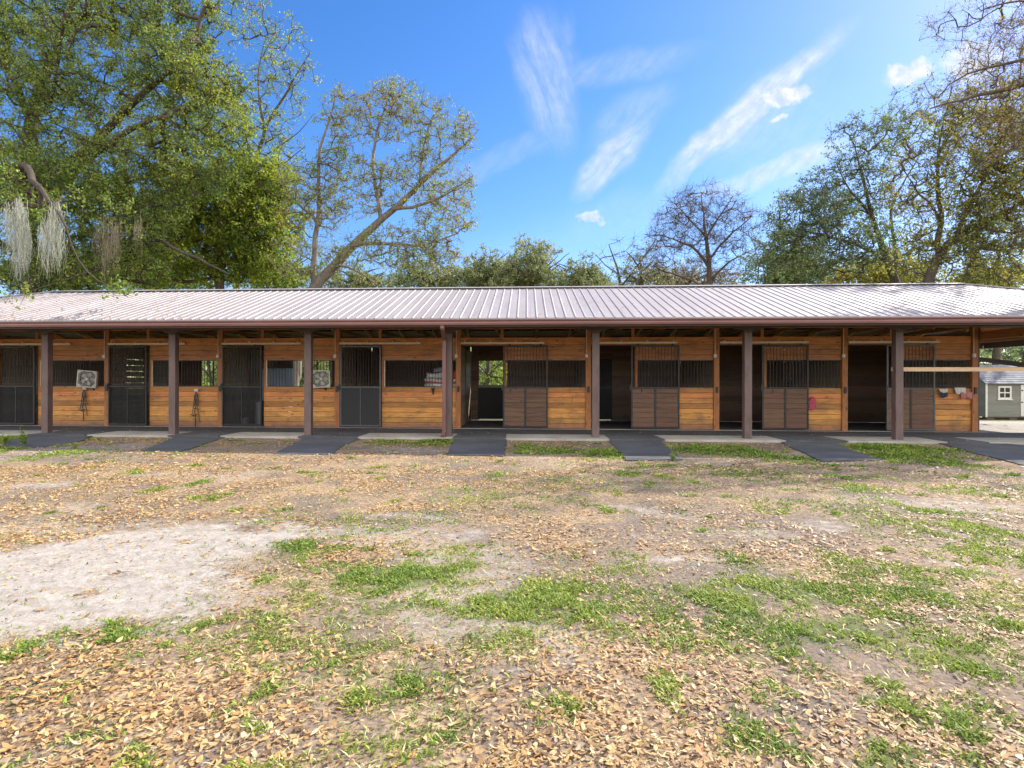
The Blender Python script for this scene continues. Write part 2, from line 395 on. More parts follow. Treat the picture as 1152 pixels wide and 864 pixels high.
M['l_bright'] = leaf_mat('bright_undergrowth_leaf', [(0.06,0.11,0.02), (0.15,0.21,0.03), (0.28,0.32,0.05)], 0.5, 0.3, 0.3)

# roof metal
m, t, b = new_mat('ribbed_metal_roof'); M['roof'] = m
p = t.node('ShaderNodeTexCoord').outputs['Object']
n1 = t.noise(t.mapping(p, scale=(2.0,0.3,0.3)), 1.2, 5, 0.6); n2 = t.noise(p, 5, 5, 0.6)
c = t.mix(t.rng(n1, 0.3, 0.7), (0.285,0.255,0.265), (0.36,0.33,0.34))
c = t.mix(t.rng(n2, 0.5, 0.78, 0, 0.35), c, (0.26,0.23,0.23))
rs_ = t.noise(t.mapping(p, scale=(3,3,3)), 1.0, 4, 0.6)
c = t.mix(t.math('MULTIPLY', t.rng(rs_, 0.58, 0.72), 0.35), c, (0.3,0.17,0.09))
st_ = t.noise(t.mapping(p, scale=(5,0.35,0.35)), 1.5, 5, 0.65); c = t.mix(t.rng(st_, 0.52, 0.75, 0, 0.4), c, (0.25,0.21,0.20))
sz = t.node('ShaderNodeSeparateXYZ'); t.put(sz.inputs[0], p)
sc_ = t.math('PINGPONG', t.math('MULTIPLY', sz.outputs[2], 1.0), 0.105); dt = t.vor(t.mapping(p, scale=(8.75,0.001,0.001)), 1.0)
c = t.mix(t.math('MULTIPLY', t.rng(sc_, 0.006, 0.0), 0.3), c, (0.16,0.13,0.13))
t.put(b.inputs['Base Color'], c); b.inputs['Metallic'].default_value = 0.15
t.put(b.inputs['Roughness'], t.rng(n2, 0.3, 0.7, 0.5, 0.66)); t.put(b.inputs['Normal'], t.bump(n2, 0.08, 0.01))

# asphalt & concrete
m, t, b = new_mat('worn_asphalt'); M['asphalt'] = m
p = t.geo('Position')
n1 = t.noise(p, 1.1, 5, 0.6); n2 = t.noise(p, 90, 3, 0.6); n3 = t.noise(t.mapping(p, scale=(1,3,1)), 3.5, 5, 0.65)
c = t.mix(t.rng(n1, 0.35, 0.65), (0.045,0.048,0.056), (0.085,0.088,0.096))
c = t.mix(t.rng(n2, 0.5, 0.75, 0, 0.5), c, (0.13,0.13,0.13))
c = t.mix(t.rng(n3, 0.55, 0.75, 0, 0.5), c, (0.15,0.135,0.11))
t.put(b.inputs['Base Color'], c); b.inputs['Roughness'].default_value = 0.88; t.put(b.inputs['Normal'], t.bump(n2, 0.4, 0.006))
m, t, b = new_mat('old_concrete'); M['concrete'] = m
p = t.geo('Position')
n1 = t.noise(p, 1.7, 6, 0.65); n2 = t.noise(p, 60, 3, 0.6)
c = t.mix(t.rng(n1, 0.3, 0.7), (0.27,0.25,0.22), (0.44,0.42,0.38)); c = t.mix(t.rng(n2, 0.5, 0.8, 0, 0.4), c, (0.2,0.18,0.15))
t.put(b.inputs['Base Color'], c); b.inputs['Roughness'].default_value = 0.9; t.put(b.inputs['Normal'], t.bump(n2, 0.3, 0.005))

# ground
m, t, b = new_mat('yard_ground'); M['ground'] = m
p = t.geo('Position')
sand, green, soil, far = t.attr('sand'), t.attr('green'), t.attr('soil'), t.attr('far')
nf = t.noise(p, 35, 5, 0.7); nm = t.noise(p, 7, 5, 0.65); nl = t.noise(p, 0.9, 4, 0.6)
warp = t.mapping(p, scale=(1,1,1))
v1 = t.vor(t.mapping(p, scale=(38, 74, 1), rot=(0,0,0.5)), 1.0, out='Color')
v2 = t.vor(t.mapping(p, scale=(74, 38, 1), rot=(0,0,0.2)), 1.0, out='Color')
vm = t.mix(0.5, v1, v2)
sv = t.node('ShaderNodeSeparateColor'); t.put(sv.inputs[0], vm)
litter = t.ramp(sv.outputs[0], [(0.2,(0.14,0.09,0.055)), (0.42,(0.32,0.205,0.115)), (0.6,(0.47,0.32,0.18)), (0.8,(0.60,0.43,0.24))])
dirt = t.mix(t.rng(nf, 0.3, 0.7), (0.085,0.068,0.055), (0.21,0.175,0.145))
lp = t.noise(p, 1.3, 5, 0.65)
c = t.mix(t.math('MULTIPLY', t.rng(t.math('ADD', nm, t.math('MULTIPLY', nf, 0.5)), 0.55, 0.95, 0.95, 0.35), t.rng(lp, 0.38, 0.58, 0.25, 1.0)), dirt, litter)
c = t.mix(t.math('MULTIPLY', soil, 0.85), c, t.mix(t.rng(nf, 0.3, 0.7), (0.085,0.068,0.062), (0.20,0.17,0.155)))
sandc = t.mix(t.rng(t.math('ADD', t.math('MULTIPLY', nm, 0.6), t.math('MULTIPLY', nf, 0.4)), 0.35, 0.65), (0.25,0.215,0.185), (0.46,0.42,0.375))
damp = t.noise(t.mapping(p, scale=(1,2.2,1), rot=(0,0,0.3)), 1.2, 5, 0.65); sandc = t.mix(t.rng(damp, 0.5, 0.7, 0, 0.45), sandc, (0.19,0.165,0.145))
grit = t.rng(t.noise(p, 22, 6, 0.8), 0.56, 0.66)
sandc = t.mix(t.math('MULTIPLY', grit, 0.45), sandc, (0.24,0.16,0.10))
sm = t.rng(t.math('ADD', sand, t.math('ADD', t.math('MULTIPLY', t.math('SUBTRACT', nm, 0.5), 1.5), t.math('MULTIPLY', t.math('SUBTRACT', nf, 0.5), 0.9))), 0.2, 0.95)
c = t.mix(sm, c, sandc)
gcol = t.mix(t.rng(nf, 0.3, 0.7), (0.045,0.075,0.018), (0.12,0.16,0.04))
c = t.mix(t.rng(t.math('ADD', green, t.math('MULTIPLY', t.math('SUBTRACT', nm, 0.5), 0.9)), 0.45, 0.8, 0, 0.75), c, gcol)
farc = t.mix(t.rng(nl, 0.35, 0.65), (0.12,0.15,0.045), (0.22,0.20,0.09))
c = t.mix(far, c, farc)
t.put(b.inputs['Base Color'], c); b.inputs['Roughness'].default_value = 0.95; b.inputs['Specular IOR Level'].default_value = 0.2
rip = t.node('ShaderNodeTexWave', wave_type='BANDS', bands_direction='DIAGONAL'); t.put(rip.inputs['Vector'], p)
rip.inputs['Scale'].default_value = 7.0; rip.inputs['Distortion'].default_value = 5; rip.inputs['Detail'].default_value = 3
hgt = t.math('ADD', t.math('MULTIPLY', nf, 1.0), t.math('MULTIPLY', t.math('MULTIPLY', rip.outputs['Fac'], sand), 0.10))
hgt = t.math('ADD', hgt, t.math('MULTIPLY', sv.outputs[0], 0.5))
t.put(b.inputs['Normal'], t.bump(hgt, 0.7, 0.015))

# fallen leaf material
m, t, b = new_mat('dry_fallen_leaf'); M['dry'] = m
r = t.geo('Random Per Island')
c = t.ramp(r, [(0.0,(0.10,0.06,0.038)), (0.24,(0.34,0.19,0.09)), (0.38,(0.54,0.34,0.145)), (0.6,(0.66,0.46,0.205)), (0.8,(0.62,0.33,0.11)), (0.93,(0.68,0.58,0.38)), (1.0,(0.20,0.12,0.075))])
pp = t.geo('Position')
c = t.mix(t.rng(t.noise(pp, 60, 2), 0.4, 0.7, 0, 0.35), c, (0.22,0.12,0.06))
sepx = t.node('ShaderNodeSeparateXYZ'); t.put(sepx.inputs[0], pp)
c = t.mix(t.rng(t.math('ADD', sepx.outputs[0], t.math('MULTIPLY', t.noise(pp, 0.6, 3), 4.0)), -1.0, 7.0, 0.0, 0.55), c, t.mix(r, (0.25,0.19,0.15), (0.52,0.43,0.36)))
t.put(b.inputs['Base Color'], c); b.inputs['Roughness'].default_value = 0.6; b.inputs['Specular IOR Level'].default_value = 0.35
tr = t.node('ShaderNodeBsdfTranslucent'); t.put(tr.inputs[0], c)
mx = t.node('ShaderNodeMixShader'); mx.inputs[0].default_value = 0.2
t.l.new(b.outputs[0], mx.inputs[1]); t.l.new(tr.outputs[0], mx.inputs[2]); t.l.new(mx.outputs[0], m.node_tree.nodes['Material Output'].inputs[0])
M['weed'] = leaf_mat('yard_weed_leaf', [(0.04,0.075,0.018), (0.09,0.14,0.026), (0.17,0.21,0.036), (0.29,0.27,0.075)], 0.4, 0.3, 0.9)
M['drygrass'] = leaf_mat('dry_grass_blade', [(0.25,0.22,0.08), (0.38,0.31,0.14), (0.45,0.38,0.20)], 0.3, 0.3, 0.9)

# ================================================================ THE GROUND
def zground(X, Y):
    X = np.asarray(X, float); Y = np.asarray(Y, float)
    drop = -0.5*np.clip((Y-20.5)/10.0, 0, 1)**1.0
    near = np.clip((12.6-Y)/2.0, 0, 1)
    bump = (fbm(X, Y, 0.5, 3)-0.5)*0.06 + (fbm(X, Y, 3.0, 8)-0.5)*0.02
    return drop + near*bump - 0.012
PX = lambda pts: [(gnd(x, y).x, gnd(x, y).y) for x, y in pts]
def in_poly(X, Y, poly):
    ins = np.zeros(X.shape, bool); n = len(poly); j = n-1
    for i in range(n):
        xi, yi = poly[i]; xj, yj = poly[j]
        c_ = ((yi > Y) != (yj > Y)) & (X < (xj-xi)*(Y-yi)/(yj-yi+1e-12)+xi)
        ins ^= c_; j = i
    return ins
def seg_dist(X, Y, poly):
    d = np.full(X.shape, 1e9); n = len(poly)
    for i in range(n):
        ax, ay = poly[i]; bx, by = poly[(i+1) % n]; dx, dy = bx-ax, by-ay
        t_ = np.clip(((X-ax)*dx+(Y-ay)*dy)/(dx*dx+dy*dy+1e-12), 0, 1)
        d = np.minimum(d, np.hypot(X-ax-t_*dx, Y-ay-t_*dy))
    return d
def soft_poly(X, Y, poly, w):
    d = seg_dist(X, Y, poly); s_ = np.where(in_poly(X, Y, poly), d, -d)
    return np.clip(0.5 + s_/w, 0, 1)
SANDP = PX([(-60,640),(0,622),(60,609),(150,596),(220,587),(330,589),(366,600),(336,612),(290,626),(262,642),(268,662),(230,688),(160,690),(95,702),(0,715),(-80,730)])
SAND_E = [((515,596),(26,7)), ((75,573),(35,6)), ((170,532),(30,4)), ((40,545),(50,7)), ((610,633),(48,6)), ((760,631),(55,9)), ((850,601),(40,8)), ((1000,565),(70,8)), ((735,573),(60,5)), ((480,603),(30,5)),
          ((690,825),(18,20)), ((460,580),(40,5)), ((1100,570),(60,9)), ((705,600),(26,5)), ((940,590),(40,7)), ((1140,840),(40,14))]
GREEN = [((440,642),(95,17),1), ((600,672),(112,24),1.1), ((465,682),(60,14),.9), ((345,619),(36,8),.9), ((420,661),(50,10),.8), ((880,655),(150,15),.8), ((800,668),(80,16),.9), ((1000,668),(150,22),.8), ((1080,650),(90,14),.7),
         ((950,700),(110,18),.9), ((1125,703),(45,12),1.3), ((1060,795),(75,24),1), ((1120,745),(60,20),.8), ((740,775),(30,28),1.15), ((700,712),(50,20),.8), ((372,778),(22,16),1.2), ((318,782),(22,10),.9), ((270,785),(22,12),.8),
         ((235,695),(28,6),.9), ((105,705),(48,9),1.1), ((150,690),(30,6),.7), ((205,722),(18,6),.7), ((415,775),(20,10),.8), ((30,492),(46,9),1.2), ((10,505),(30,12),1.1), ((62,512),(36,6),.7), ((488,497),(28,4),1.2), ((440,497),(30,3),.7),
         ((620,507),(52,5),1), ((690,510),(30,7),1.1), ((585,503),(22,4),.9), ((800,506),(56,7),1.0), ((848,509),(26,9),1.2), ((900,517),(34,5),.8), ((1010,505),(50,7),1.2), ((1025,516),(40,8),1.2), ((1075,522),(26,8),.8), ((960,548),(30,6),.8), ((1020,570),(30,6),.7),
         ((240,559),(9,4),1.1), ((158,529),(8,3),.9), ((98,557),(10,4),.9), ((640,545),(60,10),.35), ((560,560),(90,14),.3), ((860,765),(30,12),.9), ((950,765),(30,12),.9), ((640,800),(18,10),.8), ((520,735),(40,12),.5),
         ((30,735),(30,14),.7), ((60,800),(40,12),.6), ((830,720),(40,12),.7), ((1005,840),(70,18),.9), ((870,845),(60,14),.7), ((1130,600),(40,8),.6), ((785,545),(16,5),.9), ((750,538),(12,5),.8), ((700,535),(10,4),.8), ((560,535),(20,6),.6), ((375,700),(30,8),.6), ((940,640),(120,12),.5), ((500,820),(60,14),.4), ((860,800),(20,12),.7), ((455,650),(60,14),.5), ((150,855),(90,12),.6), ((540,505),(26,3),.9)]
SOIL = [((760,690),(160,30),.6), ((850,615),(120,14),.55), ((880,720),(120,28),.7), ((620,760),(120,30),.4), ((880,800),(130,30),.8), ((1050,590),(160,22),.6), ((300,500),(90,5),.6), ((130,503),(60,4),.6), ((440,505),(60,5),.6), ((640,500),(90,6),.4), ((40,560),(70,10),.6)]
def ell(X, Y, spec):
    (px, py), (rx, ry) = spec[0], spec[1]
    c_ = gnd(px, py); wx = rx*(c_.y)/FPX; y1 = gnd(px, py-ry).y; y0 = gnd(px, py+ry).y
    cy_, wy = (y0+y1)/2, max(0.05, (y1-y0)/2)
    return np.sqrt(((X-c_.x)/wx)**2 + ((Y-cy_)/wy)**2)
def masks(X, Y):
    jx = X + (fbm(X, Y, 1.3, 40)-0.5)*0.9; jy = Y + (fbm(X, Y, 1.3, 61)-0.5)*0.9
    sand = 1.25*soft_poly(X+(jx-X)*0.6, Y+(jy-Y)*0.6, SANDP, 0.7)*np.clip(1.0-0.8*np.clip((fbm(X, Y, 1.9, 91)-0.62)*8, 0, 1), 0, 1)
    for e in SAND_E: sand = np.maximum(sand, np.clip(1.5-ell(jx, jy, e), 0, 1)*0.62*np.clip(0.3+1.6*(fbm(X, Y, 2.5, 88)-0.15), 0, 1))
    sand = np.maximum(sand, 0.5*np.clip((fbm(X, Y, 0.45, 77)-0.6)*8, 0, 1)*(Y < 13))
    lot = np.clip((X-10.8)/0.6, 0, 1)*np.clip((Y-15.6)/0.4, 0, 1)*np.clip((27.5-Y)/2, 0, 1)
    sand = np.maximum(sand, lot*1.1)
    green = 0*X
    gx = X + (fbm(X, Y, 2.3, 140)-0.5)*0.8; gy = Y + (fbm(X, Y, 2.3, 161)-0.5)*0.8
    for e in GREEN: green = np.maximum(green, e[2]*np.clip(1.35-ell(gx, gy, e), 0, 1))
    bgn = np.clip((fbm(X, Y, 0.9, 200, 5)-0.47)*4.0, 0, 1)*np.clip(0.42+0.07*X+0.07*(6-Y), 0.05, 0.95)
    green = np.maximum(green, bgn*(Y < 13.6))
    spots = np.clip((vnoise(X*3.6, Y*3.6, 333)-0.80)*8, 0, 1)*0.75*(Y < 13.3)
    green = np.maximum(green, spots*(1-0.7*sand))
    green = green*(1-0.8*np.clip(lot, 0, 1))
    green = green*(1-0.9*soft_poly(X, Y, SANDP, 0.5))
    soil = 0*X
    for e in SOIL: soil = np.maximum(soil, e[2]*np.clip(1.4-ell(jx, jy, e), 0, 1))
    soil = np.maximum(soil, np.clip((fbm(X, Y, 0.7, 500)-0.55)*5, 0, 0.7))
    far = np.clip((Y-20)/3, 0, 1)*(1-np.clip(lot, 0, 1)); far = np.maximum(far, np.clip((np.abs(X)-24)/4, 0, 1))
    return sand, green, soil, far
def axis_pts(lo, hi, step, outer):
    core = np.arange(lo, hi+1e-6, step); g = step; a = []; x = core[-1]
    while x < outer: g *= 1.18; x += g; a.append(x)
    b_ = []; x = core[0]; g = step
    while x > -outer: g *= 1.18; x -= g; b_.append(x)
    return np.array(b_[::-1] + list(core) + a)
gxs = axis_pts(-14.5, 12.5, 0.09, 900); gys = axis_pts(1.2, 14.0, 0.075, 900)
GX, GY = np.meshgrid(gxs, gys); GZ = zground(GX, GY)
nx, ny = len(gxs), len(gys)
idx = np.arange(nx*ny).reshape(ny, nx)
faces = np.stack([idx[:-1,:-1], idx[:-1,1:], idx[1:,1:], idx[1:,:-1]], -1).reshape(-1, 4)
ground = raw_mesh('ground', np.stack([GX, GY, GZ], -1).reshape(-1, 3), faces, M['ground'], smooth=True)
for nm_, arr in zip(('sand', 'green', 'soil', 'far'), masks(GX, GY)):
    at_ = ground.data.attributes.new(nm_, 'FLOAT', 'POINT'); at_.data.foreach_set('value', arr.astype(np.float32).ravel())
tag(ground, kind='structure')

# paved strips
DW, DP, DE, DR, ZE, ZR = 16.497, 14.108, 13.167, 17.160, 2.9465, 4.3122
XL, XR = -19.8, 15.6
def slab(name, pts, z0, z1, mat, jag=0.0):
    n = len(pts); out = []
    if jag:
        for i in range(n):
            a = Vector((*pts[i], 0)); b_ = Vector((*pts[(i+1) % n], 0)); k = max(1, int((b_-a).length/0.12))
            for j in range(k):
                q = a.lerp(b_, j/k); out.append((q.x+random.uniform(-jag, jag), q.y+random.uniform(-jag, jag)))
    else: out = pts
    mb = MB(); n = len(out)
    bm_v = [(x, y, z1) for x, y in out] + [(x, y, z0) for x, y in out]
    mb.v = bm_v; mb.f = [tuple(range(n))] + [((i+1) % n, i, n+i, n+(i+1) % n) for i in range(n)]; mb.mi = [0]*len(mb.f)
    o = mb.build(name, mat); return tag(o, kind='structure')
slab('aisle', [(XL,14.82),(XR,14.82),(XR,DW-0.09),(XL,DW-0.09)], -0.05, 0.036, M['asphalt'])
slab('pavement', [(XL,13.74),(XR,13.70),(XR,14.818),(XL,14.818)], -0.08, 0.042, M['concrete'], 0.008)
slab('threshold', [(XL,DW-0.088),(11.2,DW-0.088),(11.2,DW+0.1),(XL,DW+0.1)], -0.05, 0.05, M['concrete'])
slab('stall_floor', [(XL+1,DW+0.102),(11.1,DW+0.102),(11.1,20.4),(XL+1,20.4)], -0.6, 0.03, grime_mat('stall_dust', (0.16,0.14,0.125), (0.09,0.078,0.07), 0.95, scale=3))
PATHS = [[(44,489.2),(106,489.8),(92,496),(68,501),(40,504),(4,504),(6,497)], [(203,489.8),(256,490.6),(232,499),(204,508),(158,508),(180,499)], [(345,490.8),(408,491.5),(390,500),(372,511),(308,511),(330,500)],
         [(512,491.8),(570,492.4),(567,513),(502,512)], [(682,493.2),(742,493.8),(750,503),(768,517.5),(706,518),(694,505)],
         [(872,494.6),(937,495),(952,505),(992,518),(925,519),(903,509),(885,501)], [(1046,496),(1090,496.5),(1152,501),(1230,508),(1300,530),(1230,538),(1160,526),(1110,513),(1075,504)]]
for pth in PATHS: slab('path', PX(pth), -0.05, 0.046 if False else 0.012, M['asphalt'], 0.03)
for pth in PATHS:                       # the apron of each path over the pavement edge
    q_ = PX(pth); xa, xb = q_[0][0], q_[1][0]
    slab('path', [(xa,13.66),(xb,13.66),(xb-0.02,14.84),(xa+0.02,14.84)], 0.013, 0.050, M['asphalt'], 0.01)
PATHW = [PX(p_) for p_ in PATHS]

# ================================================================ THE STABLE
barn = thing('horse_stable', 'long open fronted horse stable of orange planks under a pale ribbed metal roof', 'stable', (-3.5, DW, 0))
U_ = lambda px, py=430, Y=DW: at(px, py, Y).x
DIV = [U_(122.5)-3.62, U_(122.5), U_(249.5), U_(380.5), U_(516), U_(661.5), U_(805), U_(948.5), U_(1094)]
# roof ------------------------------------------------
slope = (ZR-ZE)/(DR-DE)
XrR = at(1081, 322.5, DR).x; XrL = at(62, 330, DR).x
HL, HR = XrL-(DR-DE), XrR+(DR-DE); YB = 2*DR-DE
r_ = MB()
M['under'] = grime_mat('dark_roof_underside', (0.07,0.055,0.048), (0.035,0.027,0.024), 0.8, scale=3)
def roof_solid(mb, pts, th=0.03):
    up = [Vector(p_) for p_ in pts]; n = len(up); i = len(mb.v)
    mb.v += [tuple(p_) for p_ in up] + [(p_.x, p_.y, p_.z-th) for p_ in up]
    mb.f.append(tuple(range(i, i+n))); mb.f.append(tuple(range(i+2*n-1, i+n-1, -1)))
    for k in range(n): mb.f.append((i+(k+1) % n, i+k, i+n+k, i+n+(k+1) % n))
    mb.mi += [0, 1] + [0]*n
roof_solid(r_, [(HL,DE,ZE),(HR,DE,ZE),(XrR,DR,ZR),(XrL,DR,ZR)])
roof_solid(r_, [(HR,YB,ZE),(HL,YB,ZE),(XrL,DR,ZR),(XrR,DR,ZR)])
roof_solid(r_, [(HR,DE,ZE),(HR,YB,ZE),(XrR,DR,ZR)])
roof_solid(r_, [(HL,YB,ZE),(HL,DE,ZE),(XrL,DR,ZR)])
def rib(mb, a, b_, side, w=0.024, h=0.018):
    # trapezoid rib from eave point a to upper point b_; side = unit vector across
    a, b_ = Vector(a), Vector(b_); d = (b_-a).normalized(); sd = Vector(side); nrm = sd.cross(d)
    if nrm.z < 0: nrm = -nrm
    i = len(mb.v)
    for p_ in (a, b_):
        mb.v += [tuple(p_-sd*w), tuple(p_-sd*w*0.4+nrm*h), tuple(p_+sd*w*0.4+nrm*h), tuple(p_+sd*w)]
    for f in ((0,1,5,4),(1,2,6,5),(2,3,7,6),(0,3,2,1)): mb.f.append(tuple(i+k for k in f)); mb.mi.append(0)
k0 = math.ceil((HL-CAM.x)/0.2286)
x = CAM.x + k0*0.2286 + 0.02
while x < HR-0.05:
    run = (DR-DE)
    if x < XrL: run = x-HL
    elif x > XrR: run = HR-x
    for (ye, sg) in ((DE, 1), (YB, -1)):
        rib(r_, (x, ye, ZE), (x, ye+sg*run, ZE+run*slope), (1,0,0))
    x += 0.2286
y = DE+0.1
while y < YB-0.05:
    run = min(y-DE, YB-y)
    rib(r_, (HR, y, ZE), (HR-run, y, ZE+run*slope), (0,1,0)); rib(r_, (HL, y, ZE), (HL+run, y, ZE+run*slope), (0,1,0))
    y += 0.2286
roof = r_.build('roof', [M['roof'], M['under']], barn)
rc = MB()
def cap(a, b_, w=0.14):
    rc.bar(a, b_, w, 0.03)
a_, b__ = Vector((XrL,DR,ZR+0.03)), Vector((XrR,DR,ZR+0.03))
for sg in (-1, 1):
    rc.face([(XrL,DR,ZR+0.055),(XrR,DR,ZR+0.055),(XrR,DR+sg*0.16,ZR+0.055-0.16*slope),(XrL,DR+sg*0.16,ZR+0.055-0.16*slope)][::sg])
for (xr, xe) in ((XrR, HR), (XrL, HL)):
    for ye in (DE, YB): rc.bar((xr,DR,ZR+0.03), (xe,ye,ZE+0.03), 0.12, 0.03)
o = rc.build('ridge_cap', M['roof'], roof)
# dark bar drawn as screw row and closure shadow under the ridge cap
rs2 = MB(); rs2.bar((XrL+0.1, DR-0.155, ZR-0.035), (XrR-0.1, DR-0.155, ZR-0.035), 0.012, 0.024)
rs2.build('ridge_closure_shadow', M['steel'], roof)
# gutter along the eaves
gu = MB()
gp = [(0.0,0.0),(-0.02,-0.10),(-0.05,-0.135),(-0.115,-0.135),(-0.125,-0.09),(-0.10,-0.05),(-0.125,-0.03),(-0.13,0.0)]
i = len(gu.v)
for xx in (HL-0.02, HR+0.02): gu.v += [(xx, DE+0.06+a_*0.8, ZE-0.035+b_*0.95) for a_, b_ in gp]
n = len(gp)
for k in range(n-1): gu.f.append((k, k+1, n+k+1, n+k)); gu.mi.append(0)
gu.f += [tuple(range(n)), tuple(range(2*n-1, n-1, -1))]; gu.mi += [0, 0]
gu.build('gutter', M['gutter'], roof)
fa = MB(); fa.box(HL, HR, DE+0.065, DE+0.10, ZE-0.20, ZE-0.036); fa.box(HL, HR, YB-0.10, YB-0.065, ZE-0.20, ZE-0.036)
fa.box(HL+0.0, HL+0.035, DE+0.102, YB-0.102, ZE-0.20, ZE-0.036); fa.box(HR-0.035, HR, DE+0.102, YB-0.102, ZE-0.20, ZE-0.036)
fa.build('fascia', M['trim'], roof)
# posts ------------------------------------------------
POSTX = [at(p_, 490, DP).x for p_ in (51.7, 194.5, 346.6, 504.5, 670, 841, 1010.6)]
POSTX = [POSTX[0]-3.66] + POSTX + [POSTX[-1]+3.7, HR-0.93]
zpost = 2.72
for x in POSTX:
    p_ = MB().box(x-0.09, x+0.09, DP-0.05, DP+0.12, 0.04, zpost+0.07)
    po = p_.build('post', M['post'], barn, bevel=0.008)
for x in (POSTX[-1],):
    MB().box(x-0.075, x+0.075, 17.5, 17.65, -0.1, 2.60).build('post', M['post'], barn, bevel=0.008)
# front beam with arched haunches
segs = [HL+0.93] + POSTX[1:] if False else POSTX
for i in range(len(POSTX)-1):
    x0, x1 = POSTX[i], POSTX[i+1]; pl = []
    for k in range(17):
        u = k/16; x = x0 + (x1-x0)*u; dd = min(x-x0, x1-x)
        q = max(0, 1-dd/0.85); z = 2.78 - 0.13*(1-math.sqrt(max(0, 1-q*q)))
        pl.append((x, z))
    poly = pl + [(x1, 2.96), (x0, 2.96)]
    MB().prism(poly, DP-0.098, DP-0.052).build('front_beam', M['beam'], barn)
MB().box(POSTX[0], POSTX[-1], DP-0.03, DP+0.06, 2.80, 2.96).build('inner_beam', M['beam'], barn)
MB().box(POSTX[-1]-0.045, POSTX[-1]+0.045, DP+0.08, YB-0.93, 2.60, 2.84).build('end_beam', M['beam'], barn)
# soffit / ceiling underside lumber: rafters and purlins
xs = np.arange(HL+1.3, HR-1.0, 1.22)
for x in xs:
    yr = DR if XrL < x < XrR else (DE+(x-HL) if x <= XrL else DE+(HR-x))
    t_ = MB()
    zf = lambda y_: ZE-0.05+(min(y_, 2*DR-y_)-DE)*slope
    t_.bar((x, DE+0.12, zf(DE+0.12)-0.075), (x, yr, zf(yr)-0.075), 0.045, 0.14)
    if not XrL < x < XrR: t_.build('rafter', M['pine_y'], barn); t_ = MB()
    t_.bar((x, 2*DR-DE-0.12, zf(DE+0.12)-0.075), (x, 2*DR-yr, zf(yr)-0.075), 0.045, 0.14)
    if XrL < x < XrR:
        t_.bar((x+0.0, DP+0.08, 3.02), (x, YB-0.95, 3.02), 0.045, 0.11)
        t_.bar((x+0.001, DP+1.2, 3.08), (x+0.001, DP+2.2, 3.62), 0.04, 0.09); t_.bar((x+0.001, DR, 3.08), (x+0.001, DP+2.2, 3.62), 0.04, 0.09)
    t_.build('truss' if XrL < x < XrR else 'rafter', M['pine_y'], barn)
pu = MB()
for k in range(6):
    y_ = DE+0.5+k*0.62; z_ = ZE-0.045+(y_-DE)*slope
    pu.box(HL+(y_-DE)+0.1, HR-(y_-DE)-0.1, y_-0.045, y_+0.045, z_-0.04, z_-0.002)
    y2 = 2*DR-y_; pu.box(HL+(y_-DE)+0.1, HR-(y_-DE)-0.1, y2-0.045, y2+0.045, z_-0.04, z_-0.002)
pu.build('purlins', M['inner'], barn)
# cross beam over the aisle at the last stall and hip-end rafters seen from below
MB().box(DIV[-1]+0.12, DIV[-1]+0.17, DP+0.08, DW-0.1, 2.62, 2.86).build('cross_beam', M['pine_y'], barn)
MB().box(DIV[-1]+1.9, DIV[-1]+1.95, DP+0.08, YB-0.95, 2.70, 2.93).build('cross_beam', M['pine_y'], barn)
MB().box(DIV[-1]+0.2, POSTX[-1]-0.1, DW-0.03, DW+0.03, 2.74, 2.96).build('cross_beam', M['pine'], barn)
MB().box(DIV[-1]+0.2, POSTX[-1]-0.1, YB-0.98, YB-0.9, 2.60, 2.80).build('end_beam', M['beam'], barn)
# downspout
x = POSTX[4]; xd = at(499.5, 430, DP-0.2).x; xt = at(497.5, 365, DE).x
dsp = MB()
for a, b_ in [((xt,DE+0.03,2.80),(xt,DE+0.03,2.70)), ((xt,DE+0.03,2.715),(xd,DP-0.15,2.50)), ((xd,DP-0.15,2.52),(xd,DP-0.15,0.12)), ((xd,DP-0.15,0.14),(xd-0.02,DP-0.32,0.07))]:
    dsp.bar(a, b_, 0.095, 0.075, up=(0,1,0))
dsp.build('downspout', M['gutter'], barn, bevel=0.01)

# stall fronts ----------------------------------------
ZB, ZM, ZG, ZT, ZH = 0.06, 1.27, 2.07, 2.53, 2.74
def planks(mb, x0, x1, z0, z1, y0, y1, h=0.145, gap=0.009, cut=True):
    n = max(1, round((z1-z0)/h)); hh = (z1-z0)/n
    for k in range(n):
        dy = random.uniform(0, 0.003)
        mb.box(x0, x1, y0-dy, y1, z0+k*hh+gap/2, z0+(k+1)*hh-gap/2)
def bars(mb, x0, x1, z0, z1, y, r=0.0085, pitch=0.088):
    n = max(2, int((x1-x0)/pitch)); 
    for k in range(1, n):
        x = x0+(x1-x0)*k/n; mb.tube([(x,y,z0),(x,y,z1)], r, 6)
def box_frame(mb, x0, x1, z0, z1, y0, y1, w):
    mb.box(x0, x0+w, y0, y1, z0, z1); mb.box(x1-w, x1, y0, y1, z0, z1)
    mb.box(x0+w, x1-w, y0, y1, z0, z0+w); mb.box(x0+w, x1-w, y0, y1, z1-w, z1)
